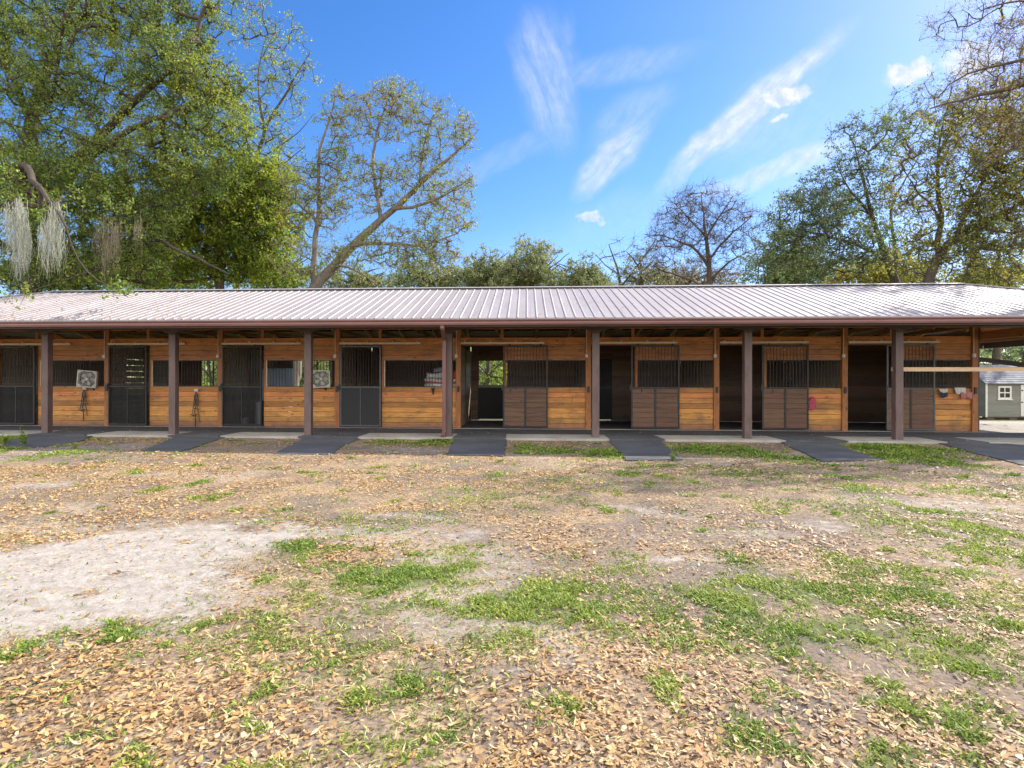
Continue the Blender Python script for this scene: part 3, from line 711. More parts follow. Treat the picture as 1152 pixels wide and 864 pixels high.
def sliding_door(x0, x1, kind, y=DW-0.125, frame='steel', label=None):
    d = MB(); w = 0.045
    box_frame(d, x0, x1, 0.085, 2.50, y-0.02, y+0.02, w)
    d.box(x0+w, x1-w, y-0.019, y+0.019, ZM-0.03, ZM+0.015)
    if kind != 'wood': d.box((x0+x1)/2-0.012, (x0+x1)/2+0.012, y-0.018, y+0.018, 0.13, ZM-0.03)
    door = d.build('stall_door', M[frame], barn, label=label)
    g = MB(); bars(g, x0+w, x1-w, ZM+0.015, 2.455, y, pitch=0.082 if kind != 'wood' else 0.088)
    g.build('door_bars', M['steel'], door)
    if kind == 'mesh':
        g = MB(); bars(g, x0+w, x1-w, 0.13, ZM-0.03, y, r=0.010, pitch=0.036)
        g.build('door_mesh', M['mat_black'], door)
    elif kind == 'solid':
        g = MB(); g.box(x0+w, (x0+x1)/2-0.012, y-0.006, y+0.008, 0.13, ZM-0.03); g.box((x0+x1)/2+0.012, x1-w, y-0.006, y+0.008, 0.13, ZM-0.03)
        g.build('door_panel', M['mat_black'], door)
    else:
        g = MB(); xm = (x0+x1)/2
        planks(g, x0+w, xm-0.03, 0.13, ZM-0.03, y-0.01, y+0.012); planks(g, xm+0.03, x1-w, 0.13, ZM-0.03, y-0.01, y+0.012)
        g.build('door_panel', M['door_wood'], door)
        MB().box(xm-0.03, xm+0.03, y-0.022, y+0.018, 0.13, ZM-0.03).build('centre_stile', M['steel'], door)
    h = MB()
    for xx in (x0+0.2, x1-0.2):
        h.box(xx-0.02, xx+0.02, y-0.012, y+0.004, 2.50, 2.60); h.lathe([(0.0,-0.012),(0.03,-0.012),(0.03,0.012),(0,0.012)], (xx, y, 2.575), 10, axis='Y')
    h.build('door_hanger', M['steel'], door)
    h = MB(); xx = x0-0.01
    h.box(xx-0.03, xx+0.02, y-0.05, y-0.02, ZM-0.09, ZM+0.09); h.build('latch', M['steel'], door)
    return door
for i in range(8):
    a, b_ = DIV[i], DIV[i+1]
    # divider post up to the trusses
    MB().box(b_-0.075, b_+0.075, DW-0.10, DW+0.03, 0.05, 3.05).build('divider_post', M['pine_v'], barn, bevel=0.004)
    # header above and doorway opening
    xd0, xd1 = a+0.09, a+0.09+1.24
    hb = MB(); hb.box(a+0.077, b_-0.077, DW-0.055, DW-0.012, ZT, ZH); hb.build('header_board', M['pine'], barn)
    tk = MB(); tl = 2.45 if i != 0 else 1.3
    x1t = min(a+0.09+tl, b_-0.1)
    if i == 0: x1t = U_(83)
    tk.box(a+0.08, x1t, DW-0.16, DW-0.10, 2.545, 2.60); tk.build('door_track', M['track'], barn)
    for k in range(4):
        xx = a+0.2+k*(x1t-a-0.3)/3; MB().box(xx-0.015, xx+0.015, DW-0.17, DW-0.056, 2.602, 2.64).build('track_bracket', M['track'], barn)
    # right-hand plank panel with grille
    w0 = xd1 + 0.02
    pnl = MB(); planks(pnl, w0, b_-0.077, ZB, ZM, DW-0.045, DW-0.005); planks(pnl, w0, b_-0.077, ZG, ZT-0.002, DW-0.045, DW-0.005, h=0.15)
    pnl.build('plank_wall', M['pine'], barn)
    MB().box(w0, w0+0.075, DW-0.05, DW-0.004, ZM+0.001, ZG-0.001).build('window_stile', M['pine_v'], barn)
    if i in (0, 1, 2, 3): MB().box(w0+0.078, w0+0.10, DW-0.06, DW-0.03, ZM+0.002, ZG-0.002).build('channel', M['track'], barn)
    g = MB(); bars(g, w0+0.10, b_-0.08, ZM, ZG, DW-0.025); g.box(w0+0.10, b_-0.08, DW-0.035, DW-0.01, ZM+0.001, ZM+0.02); g.box(w0+0.10, b_-0.08, DW-0.035, DW-0.01, ZG-0.02, ZG-0.001)
    g.build('window_grille', M['steel'], barn)
    # board cap and top rail above the gap
    if i >= 4: MB().box(xd0, w0, DW-0.05, DW+0.0, 2.50, ZT-0.002).build('door_header', M['door_wood'], barn)
    MB().box(w0-0.10, w0-0.012, DW-0.05, DW-0.006, ZH+0.002, 2.985).build('cripple', M['pine_v'], barn)
    MB().box(a+0.077, b_-0.077, DW-0.05, DW-0.008, 2.99, 3.12).build('top_plate', M['pine'], barn)
    # outlet and conduit beside the divider
    ob = MB(); zc = 2.14
    ob.box(b_-0.10, b_-0.015, DW-0.155, DW-0.101, zc, zc+0.10); ob.build('outlet_box', M['white'], barn, bevel=0.008)
    MB().tube([(b_-0.055, DW-0.115, zc+0.10),(b_-0.055, DW-0.115, 2.98)], 0.011, 8).build('conduit', M['track'], barn)
    MB().box(b_-0.03, b_+0.035, DW-0.13, DW-0.101, 1.12, 1.30).build('latch_plate', M['steel'], barn)
    if i >= 3 and i != 7:
        xh = {3: U_(487.5), 4: w0+0.2, 5: w0+0.18, 6: w0+0.2}[i]
        hk = MB(); hk.box(xh-0.06, xh+0.06, DW-0.075, DW-0.05, ZM-0.08, ZM-0.02); hk.box(xh-0.015, xh+0.03, DW-0.085, DW-0.05, ZM-0.22, ZM-0.08); hk.tube([(xh,DW-0.07,ZM-0.10),(xh,DW-0.16,ZM-0.12),(xh,DW-0.17,ZM-0.05)], 0.01, 6)
        hk.build('wall_hook', M['steel'], barn)
# doors by bay
for i in range(8):
    a = DIV[i]; x0 = a+0.085; x1 = x0+1.23
    if i in (0, 1, 2): sliding_door(x0, x1, 'mesh', frame='steel')
    elif i == 3: sliding_door(x0+0.02, x1+0.03, 'solid', frame='steel_grey', label='closed black stall door with grey steel frame and solid lower panels')
    else:
        if i == 7:
            sliding_door(U_(994), U_(1048), 'wood', frame='steel_grey')
        else:
            s_ = {4: (566, 616), 5: (709, 763), 6: (855, 907)}[i]
            sliding_door(U_(s_[0]), U_(s_[1]), 'wood', frame='steel')
# last divider end wall, left end wall, partitions
for i, x in enumerate(DIV):
    pw = MB(); n = 16
    z0, z1 = 0.04, 2.52 if i not in (0, 8) else 2.9
    nn = round((z1-z0)/0.19); hh = (z1-z0)/nn
    for k in range(nn): gg = 0.003 if i not in (1, 2, 7) else random.uniform(0.006, 0.013)*(1 if 1.1 < z0+k*hh or i == 1 else 0.3); pw.box(x-0.02, x+0.02, DW+0.035, DW+3.64, z0+k*hh+gg, z0+(k+1)*hh-gg)
    yc_ = {1: DW+1.75, 2: DW+0.75}.get(i, DW+0.04)
    if i != 7: pw.box(x-0.006, x+0.006, yc_, DW+3.635, z0+0.01, z1-0.01)
    else: pw.box(x-0.006, x+0.006, DW+0.04, DW+3.0, z0+0.01, z1-0.01); pw.box(x-0.006, x+0.006, DW+3.0, DW+3.635, z0+0.01, 1.4)
    pw.build('partition', M['inner_y'], barn)
    MB().box(x+0.021, x+0.05, DW+1.55, DW+1.66, 0.04, 2.5).build('partition_brace', M['door_wood'], barn)
# back wall: boards with openings
YW = DW+3.66
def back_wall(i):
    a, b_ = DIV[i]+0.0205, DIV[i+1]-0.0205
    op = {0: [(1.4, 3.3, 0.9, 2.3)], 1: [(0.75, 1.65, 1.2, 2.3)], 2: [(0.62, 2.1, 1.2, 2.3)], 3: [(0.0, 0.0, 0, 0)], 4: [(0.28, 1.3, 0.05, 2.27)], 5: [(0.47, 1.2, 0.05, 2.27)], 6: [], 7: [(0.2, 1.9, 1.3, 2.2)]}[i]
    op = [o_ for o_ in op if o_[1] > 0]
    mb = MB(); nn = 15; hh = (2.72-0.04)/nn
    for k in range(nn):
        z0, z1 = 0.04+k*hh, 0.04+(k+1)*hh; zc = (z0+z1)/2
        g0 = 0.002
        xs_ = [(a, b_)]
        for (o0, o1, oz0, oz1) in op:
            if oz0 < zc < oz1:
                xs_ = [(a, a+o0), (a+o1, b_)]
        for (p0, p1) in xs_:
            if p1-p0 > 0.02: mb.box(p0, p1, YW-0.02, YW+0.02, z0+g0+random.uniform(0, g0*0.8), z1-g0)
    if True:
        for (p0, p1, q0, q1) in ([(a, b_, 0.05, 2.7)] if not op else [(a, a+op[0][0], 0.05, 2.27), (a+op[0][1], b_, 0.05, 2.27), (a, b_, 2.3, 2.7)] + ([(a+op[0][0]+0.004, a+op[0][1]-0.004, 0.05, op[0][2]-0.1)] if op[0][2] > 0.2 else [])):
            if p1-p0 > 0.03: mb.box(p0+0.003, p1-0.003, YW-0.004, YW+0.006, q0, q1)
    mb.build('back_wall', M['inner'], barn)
    return a
for i in range(8):
    a = back_wall(i)
    if i in (4, 5):                   # Dutch door of the back wall
        o0, o1 = (0.28, 1.3) if i == 4 else (0.47, 1.2)
        d = MB().box(a+o0-0.03, a+o1+0.03, YW-0.05, YW-0.022, 0.085, 1.22)
        bd = d.build('back_door', M['mat_black'], barn)
        if i == 4: MB().box(a+o0-0.02, a+o1+0.02, YW-0.06, YW+0.03, 1.225, 1.31).build('door_sill', M['concrete'], bd)
        if i == 5: MB().box(a+o0-0.03, a+o1+0.03, YW-0.05, YW-0.022, 1.225, 2.26).build('back_door', M['mat_black'], barn)
        MB().box(a+o0-0.02, a+o1+0.05, YW-0.06, YW-0.021, 2.27, 2.45).build('door_header', M['door_wood'], barn)
    if i in (1, 2, 3, 6):             # short gappy board shutters catch daylight
        pass
# name wraps, back post light rails in the openings
for (i, o0, o1) in ((1, 0.75, 1.65), (2, 0.62, 2.1)):
    a = DIV[i]+0.03; f = MB()
    for xx in np.arange(a+o0, a+o1+0.01, 0.475): f.box(xx-0.03, xx+0.03, YW-0.05, YW-0.021, 1.2, 2.3)
    f.build('opening_stud', M['inner'], barn)
# left end wall boards
MB().box(DIV[0]-0.08, DIV[0]+0.075, DW-0.1, DW+0.03, 0.05, 3.05).build('divider_post', M['pine_v'], barn)
# corner board of the right end
MB().box(DIV[-1]+0.078, DIV[-1]+0.12, DW-0.09, DW+0.05, 0.05, 3.0).build('corner_board', M['trim'], barn)
# tie rail from the last post
zz = at(1080, 415.5, DP+0.1).z
tag(MB().box(POSTX[7]-0.1, POSTX[8]+0.3, DP+0.078, DP+0.116, zz-0.05, zz+0.05).build('tie_rail', M['pale']), 'long pale unpainted board nailed across the posts at the right end of the stable', 'rail')
p0, p1 = at(1097, 403.5, 20.6), at(1175, 413.5, 17.8)
tag(MB().bar(p0, p1, 0.05, 0.15).build('fence_rail', M['trim']), 'dark brown sloping rail behind the pale board at the stable end', 'rail')

# ================================================================ THINGS AT THE STALLS
def box_fan(loc, tilt, turn, label, size=0.52):
    t0 = thing('box_fan', label, 'fan', loc, 'box fans hung on the stall fronts', world=False)
    t0.rotation_euler = (tilt[0], tilt[1], turn)
    h = size/2; sh = MB(); d = 0.075
    sh.box(-h, h, -d, d, -h, -h+0.035); sh.box(-h, h, -d, d, h-0.035, h); sh.box(-h, -h+0.035, -d, d, -h+0.036, h-0.036); sh.box(h-0.035, h, -d, d, -h+0.036, h-0.036)
    for sx_ in (-1, 1):
        for sz_ in (-1, 1): sh.prism([(sx_*(h-0.036), sz_*(h-0.13)), (sx_*(h-0.036), sz_*(h-0.036)), (sx_*(h-0.13), sz_*(h-0.036))][::sx_*sz_], -d*0.95, d*0.95)
    sh.build('housing', M['white'], t0, bevel=0.012)
    b_ = MB()
    for k in range(5):
        a = 2*math.pi*k/5; pts = []
        for (r, w, yo) in ((0.05,-0.25,0.02),(0.10,-0.42,0.03),(0.18,-0.38,0.03),(0.20,0.0,0.0),(0.17,0.30,-0.03),(0.09,0.28,-0.02),(0.05,0.2,-0.01)):
            pts.append((r*math.cos(a+w), yo, r*math.sin(a+w)))
        b_.face(pts)
    o = b_.build('blade', M['white'], t0); md = o.modifiers.new('th', 'SOLIDIFY'); md.thickness = 0.006
    b_ = MB(); b_.lathe([(0.0,-0.05),(0.045,-0.05),(0.055,-0.03),(0.055,0.05),(0,0.05)], (0,0,0), 16, axis='Y'); b_.build('motor', M['fan_dark'], t0)
    g = MB()
    for r in (0.06, 0.10, 0.14, 0.18, 0.22):
        pts = [(r*math.cos(2*math.pi*k/24), -d+0.002, r*math.sin(2*math.pi*k/24)) for k in range(25)]
        g.tube(pts, 0.0035, 4, cap=False)
    for k in range(12):
        a = 2*math.pi*k/12; g.tube([(0.04*math.cos(a), -d, 0.04*math.sin(a)), ((h-0.03)*math.cos(a), -d, (h-0.03)*math.sin(a))], 0.003, 4)
    g.lathe([(0.0,-0.012),(0.042,-0.01),(0.045,0.0),(0,0.0)], (0,-d,0), 16, axis='Y')
    g.build('fan_grille', M['white'], t0)
    k_ = MB(); k_.box(-h*0.7, h*0.7, d+0.002, d+0.012, -h*0.8, h*0.8); k_.build('rear_guard', M['fan_dark'], t0)
    k_ = MB(); k_.bar((h*0.4,d,-h), (h*0.6,d+0.1,-h-0.1), 0.03, 0.03); k_.bar((0,d,h*0.8), (0,d+0.1,h*0.9), 0.03, 0.03); k_.build('bracket', M['steel'], t0)
    return t0
p_ = at(98.5, 426.3, DW-0.24)
box_fan(p_, (0.05, 0.09), 0.32, 'tilted white box fan hung above the black halter, nearest the left edge')
p_ = at(361, 426.3, DW-0.24)
box_fan(p_, (0.0, -0.03), 0.38, 'white box fan half hidden behind a brown post, hung by the bright bar opening')

def halter(px, py0, py1, label, mat='leather', seed=1, pxw=1.0):
    rnd = random.Random(seed); top = at(px, py0, DW-0.09); bot = at(px, py1, DW-0.09); L = top.z-bot.z
    t0 = thing('halter', label, 'halter', (top.x, DW-0.05, bot.z), 'halters hung on the stall fronts', world=False)
    s_ = MB(); W_ = 0.018
    def strap(pts, w=W_):
        for a, b_ in zip(pts[:-1], pts[1:]):
            s_.bar((a[0]*pxw, a[1], a[2]*L), (b_[0]*pxw, b_[1], b_[2]*L), w, 0.008, up=(0,1,0))
    y0 = -0.055
    strap([(0.0,y0,1.0),(-0.05,y0,0.9),(-0.07,y0,0.72),(-0.09,y0,0.55),(-0.12,y0,0.40),(-0.05,y0-0.02,0.30),(0.0,y0,0.27)])
    strap([(0.0,y0,1.0),(0.055,y0-0.01,0.9),(0.07,y0-0.01,0.7),(0.06,y0-0.02,0.5),(0.09,y0,0.33),(0.10,y0,0.15)])
    strap([(-0.02,y0,0.98),(-0.02,y0-0.02,0.8),(0.01,y0-0.02,0.62),(-0.03,y0-0.03,0.45),(0.0,y0-0.02,0.27),(-0.02,y0,0.08),(-0.02,y0,0.0)], 0.026)
    strap([(-0.09,y0-0.01,0.55),(0.0,y0-0.04,0.52),(0.065,y0-0.01,0.55)], 0.022)
    strap([(-0.17,y0-0.01,0.36),(-0.06,y0-0.04,0.31),(0.05,y0-0.01,0.37)], 0.026)
    strap([(0.02,y0,0.97),(0.03,y0-0.02,0.8),(0.02,y0-0.03,0.64)], 0.03)
    strap([(-0.06,y0,0.9),(-0.03,y0,0.7),(-0.05,y0,0.6)])
    s_.build('straps', M[mat], t0)
    r = MB()
    for (x, z) in ((-0.09,0.55),(0.065,0.55),(-0.05,0.30),(0.0,0.27)):
        pts = [(x*pxw+0.022*math.cos(k*math.pi/6), y0-0.02, z*L+0.022*math.sin(k*math.pi/6)) for k in range(13)]
        r.tube(pts, 0.004, 5, cap=False)
    r.build('ring', M['galv'], t0)
    return t0, L
h1, L1 = halter(95, 438, 473, 'black leather halter hanging from a white block below the tilted box fan', seed=2)
hb1 = (MB().box(at(95,438,DW-0.1).x-0.06, at(95,438,DW-0.1).x+0.06, DW-0.11, DW-0.05, at(95,438,DW-0.1).z-0.01, at(95,438,DW-0.1).z+0.07).build('hanger_block', M['white'], h1, bevel=0.005))
hb1.location = -h1.location
h2, L2 = halter(221, 441, 480, 'black halter with long trailing straps between the second and third stall doors', seed=3)
hb2 = (MB().box(at(220.5,440,DW-0.1).x-0.06, at(220.5,440,DW-0.1).x+0.06, DW-0.11, DW-0.05, at(220,440,DW-0.1).z-0.01, at(220,440,DW-0.1).z+0.07).build('hanger_block', M['white'], h2, bevel=0.005))
hb2.location = -h2.location
h3, L3 = halter(913.5, 446, 461, 'pink webbing halter hung from a dark wall hook in the right half', mat='pink', seed=4, pxw=0.95)
sp = MB()
for k in range(5): sp.bar((-0.08+0.03*k, -0.07-0.01*(k % 2), 0.02), (-0.05+0.03*k, -0.075, L3*0.8), 0.05, 0.012, up=(0,1,0))
sp.build('lead_rope', M['pink'], h3)

# folded blankets behind the bars of the fourth stall
def fold(name, px0, px1, py0, py1, mats, label, y=DW+0.16, dep=0.30, seed=0):
    a = at(px0, py1, y); b_ = at(px1, py0, y); rnd = random.Random(seed)
    nx_, nz_ = 18, 10; vs = []; fs = []; mi = []
    w, h = b_.x-a.x, b_.z-a.z
    mb = MB()
    # rounded pillow section with sagging edges
    for side, yo in ((0, -dep/2), (1, dep/2)):
        for j in range(nz_+1):
            for i in range(nx_+1):
                u, v = i/nx_, j/nz_
                e = (1-(2*v-1)**4)**0.5; e2 = (1-(2*u-1)**8)**0.5
                wob = 0.03*math.sin(u*9+seed)+0.02*math.sin(v*7+u*5)
                mb.v.append((a.x+w*u+0.015*math.sin(v*12+seed), y+yo*(0.25+0.75*e*e2)+wob*(1 if side == 0 else 0), a.z+h*v+0.02*math.sin(u*6+seed)*(v > 0.5)))
    N = (nx_+1)*(nz_+1)
    for side in (0, 1):
        for j in range(nz_):
            for i in range(nx_):
                k = side*N+j*(nx_+1)+i; f = (k, k+1, k+nx_+2, k+nx_+1)
                mb.f.append(f if side == 0 else f[::-1])
                mb.mi.append(1 if 0.52 < (j+0.5)/nz_ < 0.74 and len(mats) > 1 else 0)
    ring = [j*(nx_+1) for j in range(nz_+1)] + [nz_*(nx_+1)+i for i in range(1, nx_+1)] + [j*(nx_+1)+nx_ for j in range(nz_-1, -1, -1)] + [i for i in range(nx_-1, 0, -1)]
    for q in range(len(ring)):
        r0, r1 = ring[q], ring[(q+1) % len(ring)]; mb.f.append((r1, r0, r0+N, r1+N)[::-1]); mb.mi.append(0)
    o = mb.build(name, mats, smooth=True)
    return tag(o, label, 'blanket', 'folded blankets behind the stall bars')
fold('folded_blanket', 478, 515, 426, 437.5, [M['blk_white'], M['blk_red']], 'bottom folded white blanket with a red stripe behind the bars beside the downspout', seed=1)
fold('folded_blanket', 480, 500, 419.5, 425.8, [M['blk_white']], 'plain white folded blanket lying on top of the striped one, left half', seed=2)
fold('folded_blanket', 500.5, 516, 418, 425.8, [M['blk_red']], 'red folded blanket on top of the striped one, right of the plain white one', seed=3)
fold('folded_blanket', 488, 508, 413, 419.2, [M['blk_grey']], 'small grey folded blanket at the very top of the pile behind the bars', seed=4)
pz = at(490, 438, DW+0.16).z; px_ = at(478, 438, DW+0.16).x
tag(MB().box(px_-0.05, px_+1.05, DW+0.0, DW+0.34, pz-0.03, pz-0.004).bar((px_+0.2,DW+0.02,pz-0.25), (px_+0.2,DW+0.3,pz-0.03), 0.03).bar((px_+0.8,DW+0.02,pz-0.25), (px_+0.8,DW+0.3,pz-0.03), 0.03).build('blanket_shelf', M['steel']), 'black shelf behind the stall bars carrying the pile of folded blankets', 'shelf')

# bin and bucket in the third stall, pale blue cabinet behind
c_ = at(292, 478, DW+0.35); cy_ = DW+0.35
tb = thing('feed_bin', 'tall silver cylindrical bin standing behind the third stall door', 'bin', (c_.x, cy_, 0.035), world=False)
MB().lathe([(0,0),(0.13,0),(0.135,0.02),(0.135,0.25),(0.142,0.26),(0.135,0.27),(0.135,0.5),(0.142,0.51),(0.135,0.52),(0.135,0.74),(0.142,0.75),(0.12,0.76),(0,0.76)], (0,0,0), 24).build('body', M['galv'], tb, smooth=False)
MB().lathe([(0,0.815),(0.02,0.815),(0.025,0.80),(0.10,0.79),(0.145,0.77),(0.145,0.762),(0,0.762)], (0,0,0), 24).build('lid', M['galv'], tb)
c_ = at(276, 478, DW+0.6)
tb = thing('feed_bucket', 'small grey bucket on the floor behind the third stall door', 'bucket', (c_.x, DW+0.6, 0.035), world=False)
MB().lathe([(0,0),(0.11,0),(0.145,0.22),(0.155,0.225),(0.15,0.235),(0.13,0.225),(0.10,0.02),(0,0.02)], (0,0,0), 20).build('pail', M['blk_grey'], tb)
MB().tube([(0.15*math.cos(a), -0.04-0.06*math.sin(a), 0.225+0.03*math.sin(a)) for a in [k*math.pi/10 for k in range(11)]], 0.005, 5).build('handle', M['galv'], tb)
c_ = at(315, 440, DW+2.9)
tb = thing('feed_cabinet', 'pale blue metal cabinet seen through the bars right of the third stall door', 'cabinet', (c_.x, DW+2.9, 0.035), world=False)
MB().box(-0.52, 0.36, -0.3, 0.3, 0.05, 1.86).build('body', M['bluewhite'], tb, bevel=0.02)
MB().box(-0.51, -0.085, -0.325, -0.302, 0.08, 1.83).build('cabinet_door', M['bluewhite'], tb, bevel=0.006)
MB().box(-0.075, 0.35, -0.325, -0.302, 0.08, 1.83).build('cabinet_door', M['bluewhite'], tb, bevel=0.006)
MB().box(-0.10, -0.09, -0.35, -0.326, 0.9, 1.1).build('handle', M['galv'], tb)

# cloths on the last panel
def rag(px0, px1, py0, py1, mat, name, label, cat, seed):
    y = DW-0.09; a = at(px0, py1, y); b_ = at(px1, py0, y); w, h = b_.x-a.x, b_.z-a.z
    mb = MB(); nx_, nz_ = 14, 9
    for j in range(nz_+1):
        for i in range(nx_+1):
            u, v = i/nx_, j/nz_
            sag = 0.06*math.sin(u*7+seed)*(1-v)*h*3
            mb.v.append((a.x+w*(u*(0.8+0.2*v)+0.1*(1-v)), y-0.012-0.016*math.sin(u*17+seed)*(1-v*0.5)-0.02*(1-v), a.z+h*v+sag))
    for j in range(nz_):
        for i in range(nx_):
            k = j*(nx_+1)+i; mb.f.append((k, k+1, k+nx_+2, k+nx_+1)); mb.mi.append(0)
    o = mb.build(name, mat, smooth=True); md = o.modifiers.new('th', 'SOLIDIFY'); md.thickness = 0.012; md.offset = 1
    return tag(o, label, cat)
rag(1055.5, 1066, 437.5, 441.5, M['white'], 'folded_towel', 'small white towel hung over a dark blue one on the last plank panel', 'towel', 1)
rag(1056, 1066, 441.8, 447, M['blue_dark'], 'saddle_cloth', 'small dark blue cloth hanging under a little white towel at the last panel', 'cloth', 2)
rag(1073, 1086, 436, 442.5, M['white'], 'leg_wraps', 'bundle of white leg wraps hung on the plank panel left of the pink cloth', 'leg wraps', 3)
rag(1080, 1093, 441, 448, M['pinkcloth'], 'fly_mask', 'faded pink cloth hung low at the right end of the last panel', 'cloth', 4)

# ================================================================ THE SHED
SX = at(1109, 440, 30).x; zs = -0.5
shed = thing('garden_shed', 'small grey green wooden shed with white trimmed window behind the stable end', 'shed', (SX+2.2, 31.0, zs))
M['shed'] = plank_mat('weathered_green_grey_siding', (0.25,0.245,0.21), (0.19,0.187,0.16), (0.11,0.11,0.09), knot=False, island=0.1, axis='X', rough=0.75)
M['shingle'] = grime_mat('grey_shingles', (0.26,0.27,0.30), (0.13,0.135,0.155), 0.9, scale=2.5, island=0.25)
M['glass'] = grime_mat('dark_window_glass', (0.03,0.035,0.04), (0.015,0.02,0.02), 0.12, scale=2, island=0.0, bump=0.0)
w_, d_, hw, hr = 4.6, 2.6, 1.92, 2.85
x0, y0 = SX, 30.0
wl = MB()
nb = 12; hh = (hw-0.18)/nb
for k in range(nb): wl.box(x0, x0+w_, y0, y0+0.05, zs+0.18+k*hh+0.002, zs+0.18+(k+1)*hh-0.002)
for k in range(nb): wl.box(x0, x0+0.05, y0+0.052, y0+d_, zs+0.18+k*hh+0.002, zs+0.18+(k+1)*hh-0.002); wl.box(x0+w_-0.05, x0+w_, y0+0.052, y0+d_, zs+0.18+k*hh+0.002, zs+0.18+(k+1)*hh-0.002)
wl.box(x0+0.052, x0+w_-0.052, y0+d_-0.05, y0+d_-0.002, zs+0.18, zs+hw)
for xx in (x0, x0+w_-0.05):
    i = len(wl.v); wl.v += [(xx,y0,zs+hw),(xx,y0+d_,zs+hw),(xx,y0+d_/2,zs+hr-0.05),(xx+0.05,y0,zs+hw),(xx+0.05,y0+d_,zs+hw),(xx+0.05,y0+d_/2,zs+hr-0.05)]
    wl.f += [(i,i+1,i+2),(i+5,i+4,i+3),(i,i+3,i+4,i+1),(i+1,i+4,i+5,i+2),(i+2,i+5,i+3,i)]; wl.mi += [0]*5
wl.build('wall', M['shed'], shed)
rf = MB(); n = 9
for sg, yb in ((1, y0-0.15), (-1, y0+d_+0.15)):
    ym = y0+d_/2
    for k in range(n):
        ya, yc = yb+(ym-yb)*k/n, yb+(ym-yb)*(k+1)/n
        za, zc = zs+hw-0.06+(hr-hw+0.06)*k/n, zs+hw-0.06+(hr-hw+0.06)*(k+1)/n
        xx = x0-0.12
        while xx < x0+w_+0.1:
            xe = min(xx+random.uniform(0.22,0.36), x0+w_+0.12)
            rf.bar(((xx+xe)/2, ya-sg*0.01, za+0.02), ((xx+xe)/2, yc, zc+0.008), xe-xx-0.006, 0.014); xx = xe
rf.box(x0-0.10, x0+w_+0.10, y0+d_/2-0.005, y0+d_/2+0.005, zs+hr-0.3, zs+hr-0.02)
rf.build('roof', M['shingle'], shed)
tr_ = MB(); tr_.box(x0-0.02, x0+0.07, y0-0.025, y0-0.001, zs+0.16, zs+hw); tr_.box(x0+w_-0.07, x0+w_+0.02, y0-0.025, y0-0.001, zs+0.16, zs+hw)
tr_.build('corner_trim', M['white'], shed)
wx0, wx1 = at(1122.5, 440, 30).x, at(1137.5, 440, 30).x; wz0, wz1 = at(1130, 449, 30).z, at(1130, 434.5, 30).z
wf = MB(); box_frame(wf, wx0, wx1, wz0, wz1, y0-0.035, y0-0.002, 0.08); wf.box(wx0-0.05, wx1+0.05, y0-0.06, y0-0.002, wz0-0.05, wz0-0.003)
wf.box((wx0+wx1)/2-0.02, (wx0+wx1)/2+0.02, y0-0.03, y0-0.002, wz0+0.08, wz1-0.08); wf.box(wx0+0.08, wx1-0.08, y0-0.028, y0-0.003, (wz0+wz1)/2-0.025, (wz0+wz1)/2+0.025)
wo = wf.build('window', M['white'], shed); MB().box(wx0+0.078, wx1-0.078, y0-0.012, y0-0.001, wz0+0.078, wz1-0.078).build('pane', M['glass'], wo)
dx0 = at(1148, 440, 30).x
dr_ = MB().box(dx0, dx0+0.95, y0-0.03, y0-0.002, zs+0.2, wz1+0.08).build('door', M['white'], shed, bevel=0.01)
MB().box(dx0+0.02, dx0+0.10, y0-0.05, y0-0.031, zs+0.9, zs+0.96).box(dx0+0.02, dx0+0.10, y0-0.05, y0-0.031, zs+1.5, zs+1.56).build('hinge', M['steel'], dr_)
sk = MB()
for xx in (x0+0.1, x0+1.2, x0+2.3, x0+3.4, x0+4.2): sk.box(xx, xx+0.35, y0+0.05, y0+0.35, zs-0.05, zs+0.18)
sk.box(x0+0.03, x0+w_-0.03, y0+0.06, y0+0.16, zs+0.10, zs+0.179); sk.build('skid', M['trim'], shed)

# ================================================================ TREES
def tubes_np(P0, P1, R0, R1, n):
    D = P1-P0; L = np.linalg.norm(D, axis=1, keepdims=True); D = D/np.maximum(L, 1e-6)
    A = np.where(np.abs(D[:, 2:3]) < 0.9, np.array([[0,0,1.]]), np.array([[1.,0,0]]))
    X = np.cross(D, A); X /= np.linalg.norm(X, axis=1, keepdims=True); Y = np.cross(X, D)
    th = np.arange(n)*2*np.pi/n
    ring = X[:,None,:]*np.cos(th)[None,:,None] + Y[:,None,:]*np.sin(th)[None,:,None]
    V = np.concatenate([P0[:,None,:]+ring*R0[:,None,None], P1[:,None,:]+ring*R1[:,None,None]], 1).reshape(-1, 3)
    b = (np.arange(len(P0))*2*n)[:,None]; j = np.arange(n)[None,:]; j2 = (j+1) % n
    F = np.stack([b+j, b+j2, b+n+j2, b+n+j], -1).reshape(-1, 4)
    return V, F
def leaf_quads(C, size, rs, aspect=0.55, flat=0.0):
    n = len(C); A = rs.normal(size=(n,3)); A[:,2] *= (1-flat); A /= np.linalg.norm(A, axis=1, keepdims=True)
    B = rs.normal(size=(n,3)); B = np.cross(A, B); B /= np.linalg.norm(B, axis=1, keepdims=True)
    s_ = (size*rs.uniform(0.6, 1.35, n))[:,None]
    V = np.stack([C-A*s_*0.5, C+B*s_*aspect*0.5, C+A*s_*0.5, C-B*s_*aspect*0.5], 1).reshape(-1, 3)
    F = np.arange(n*4).reshape(-1, 4); return V, F
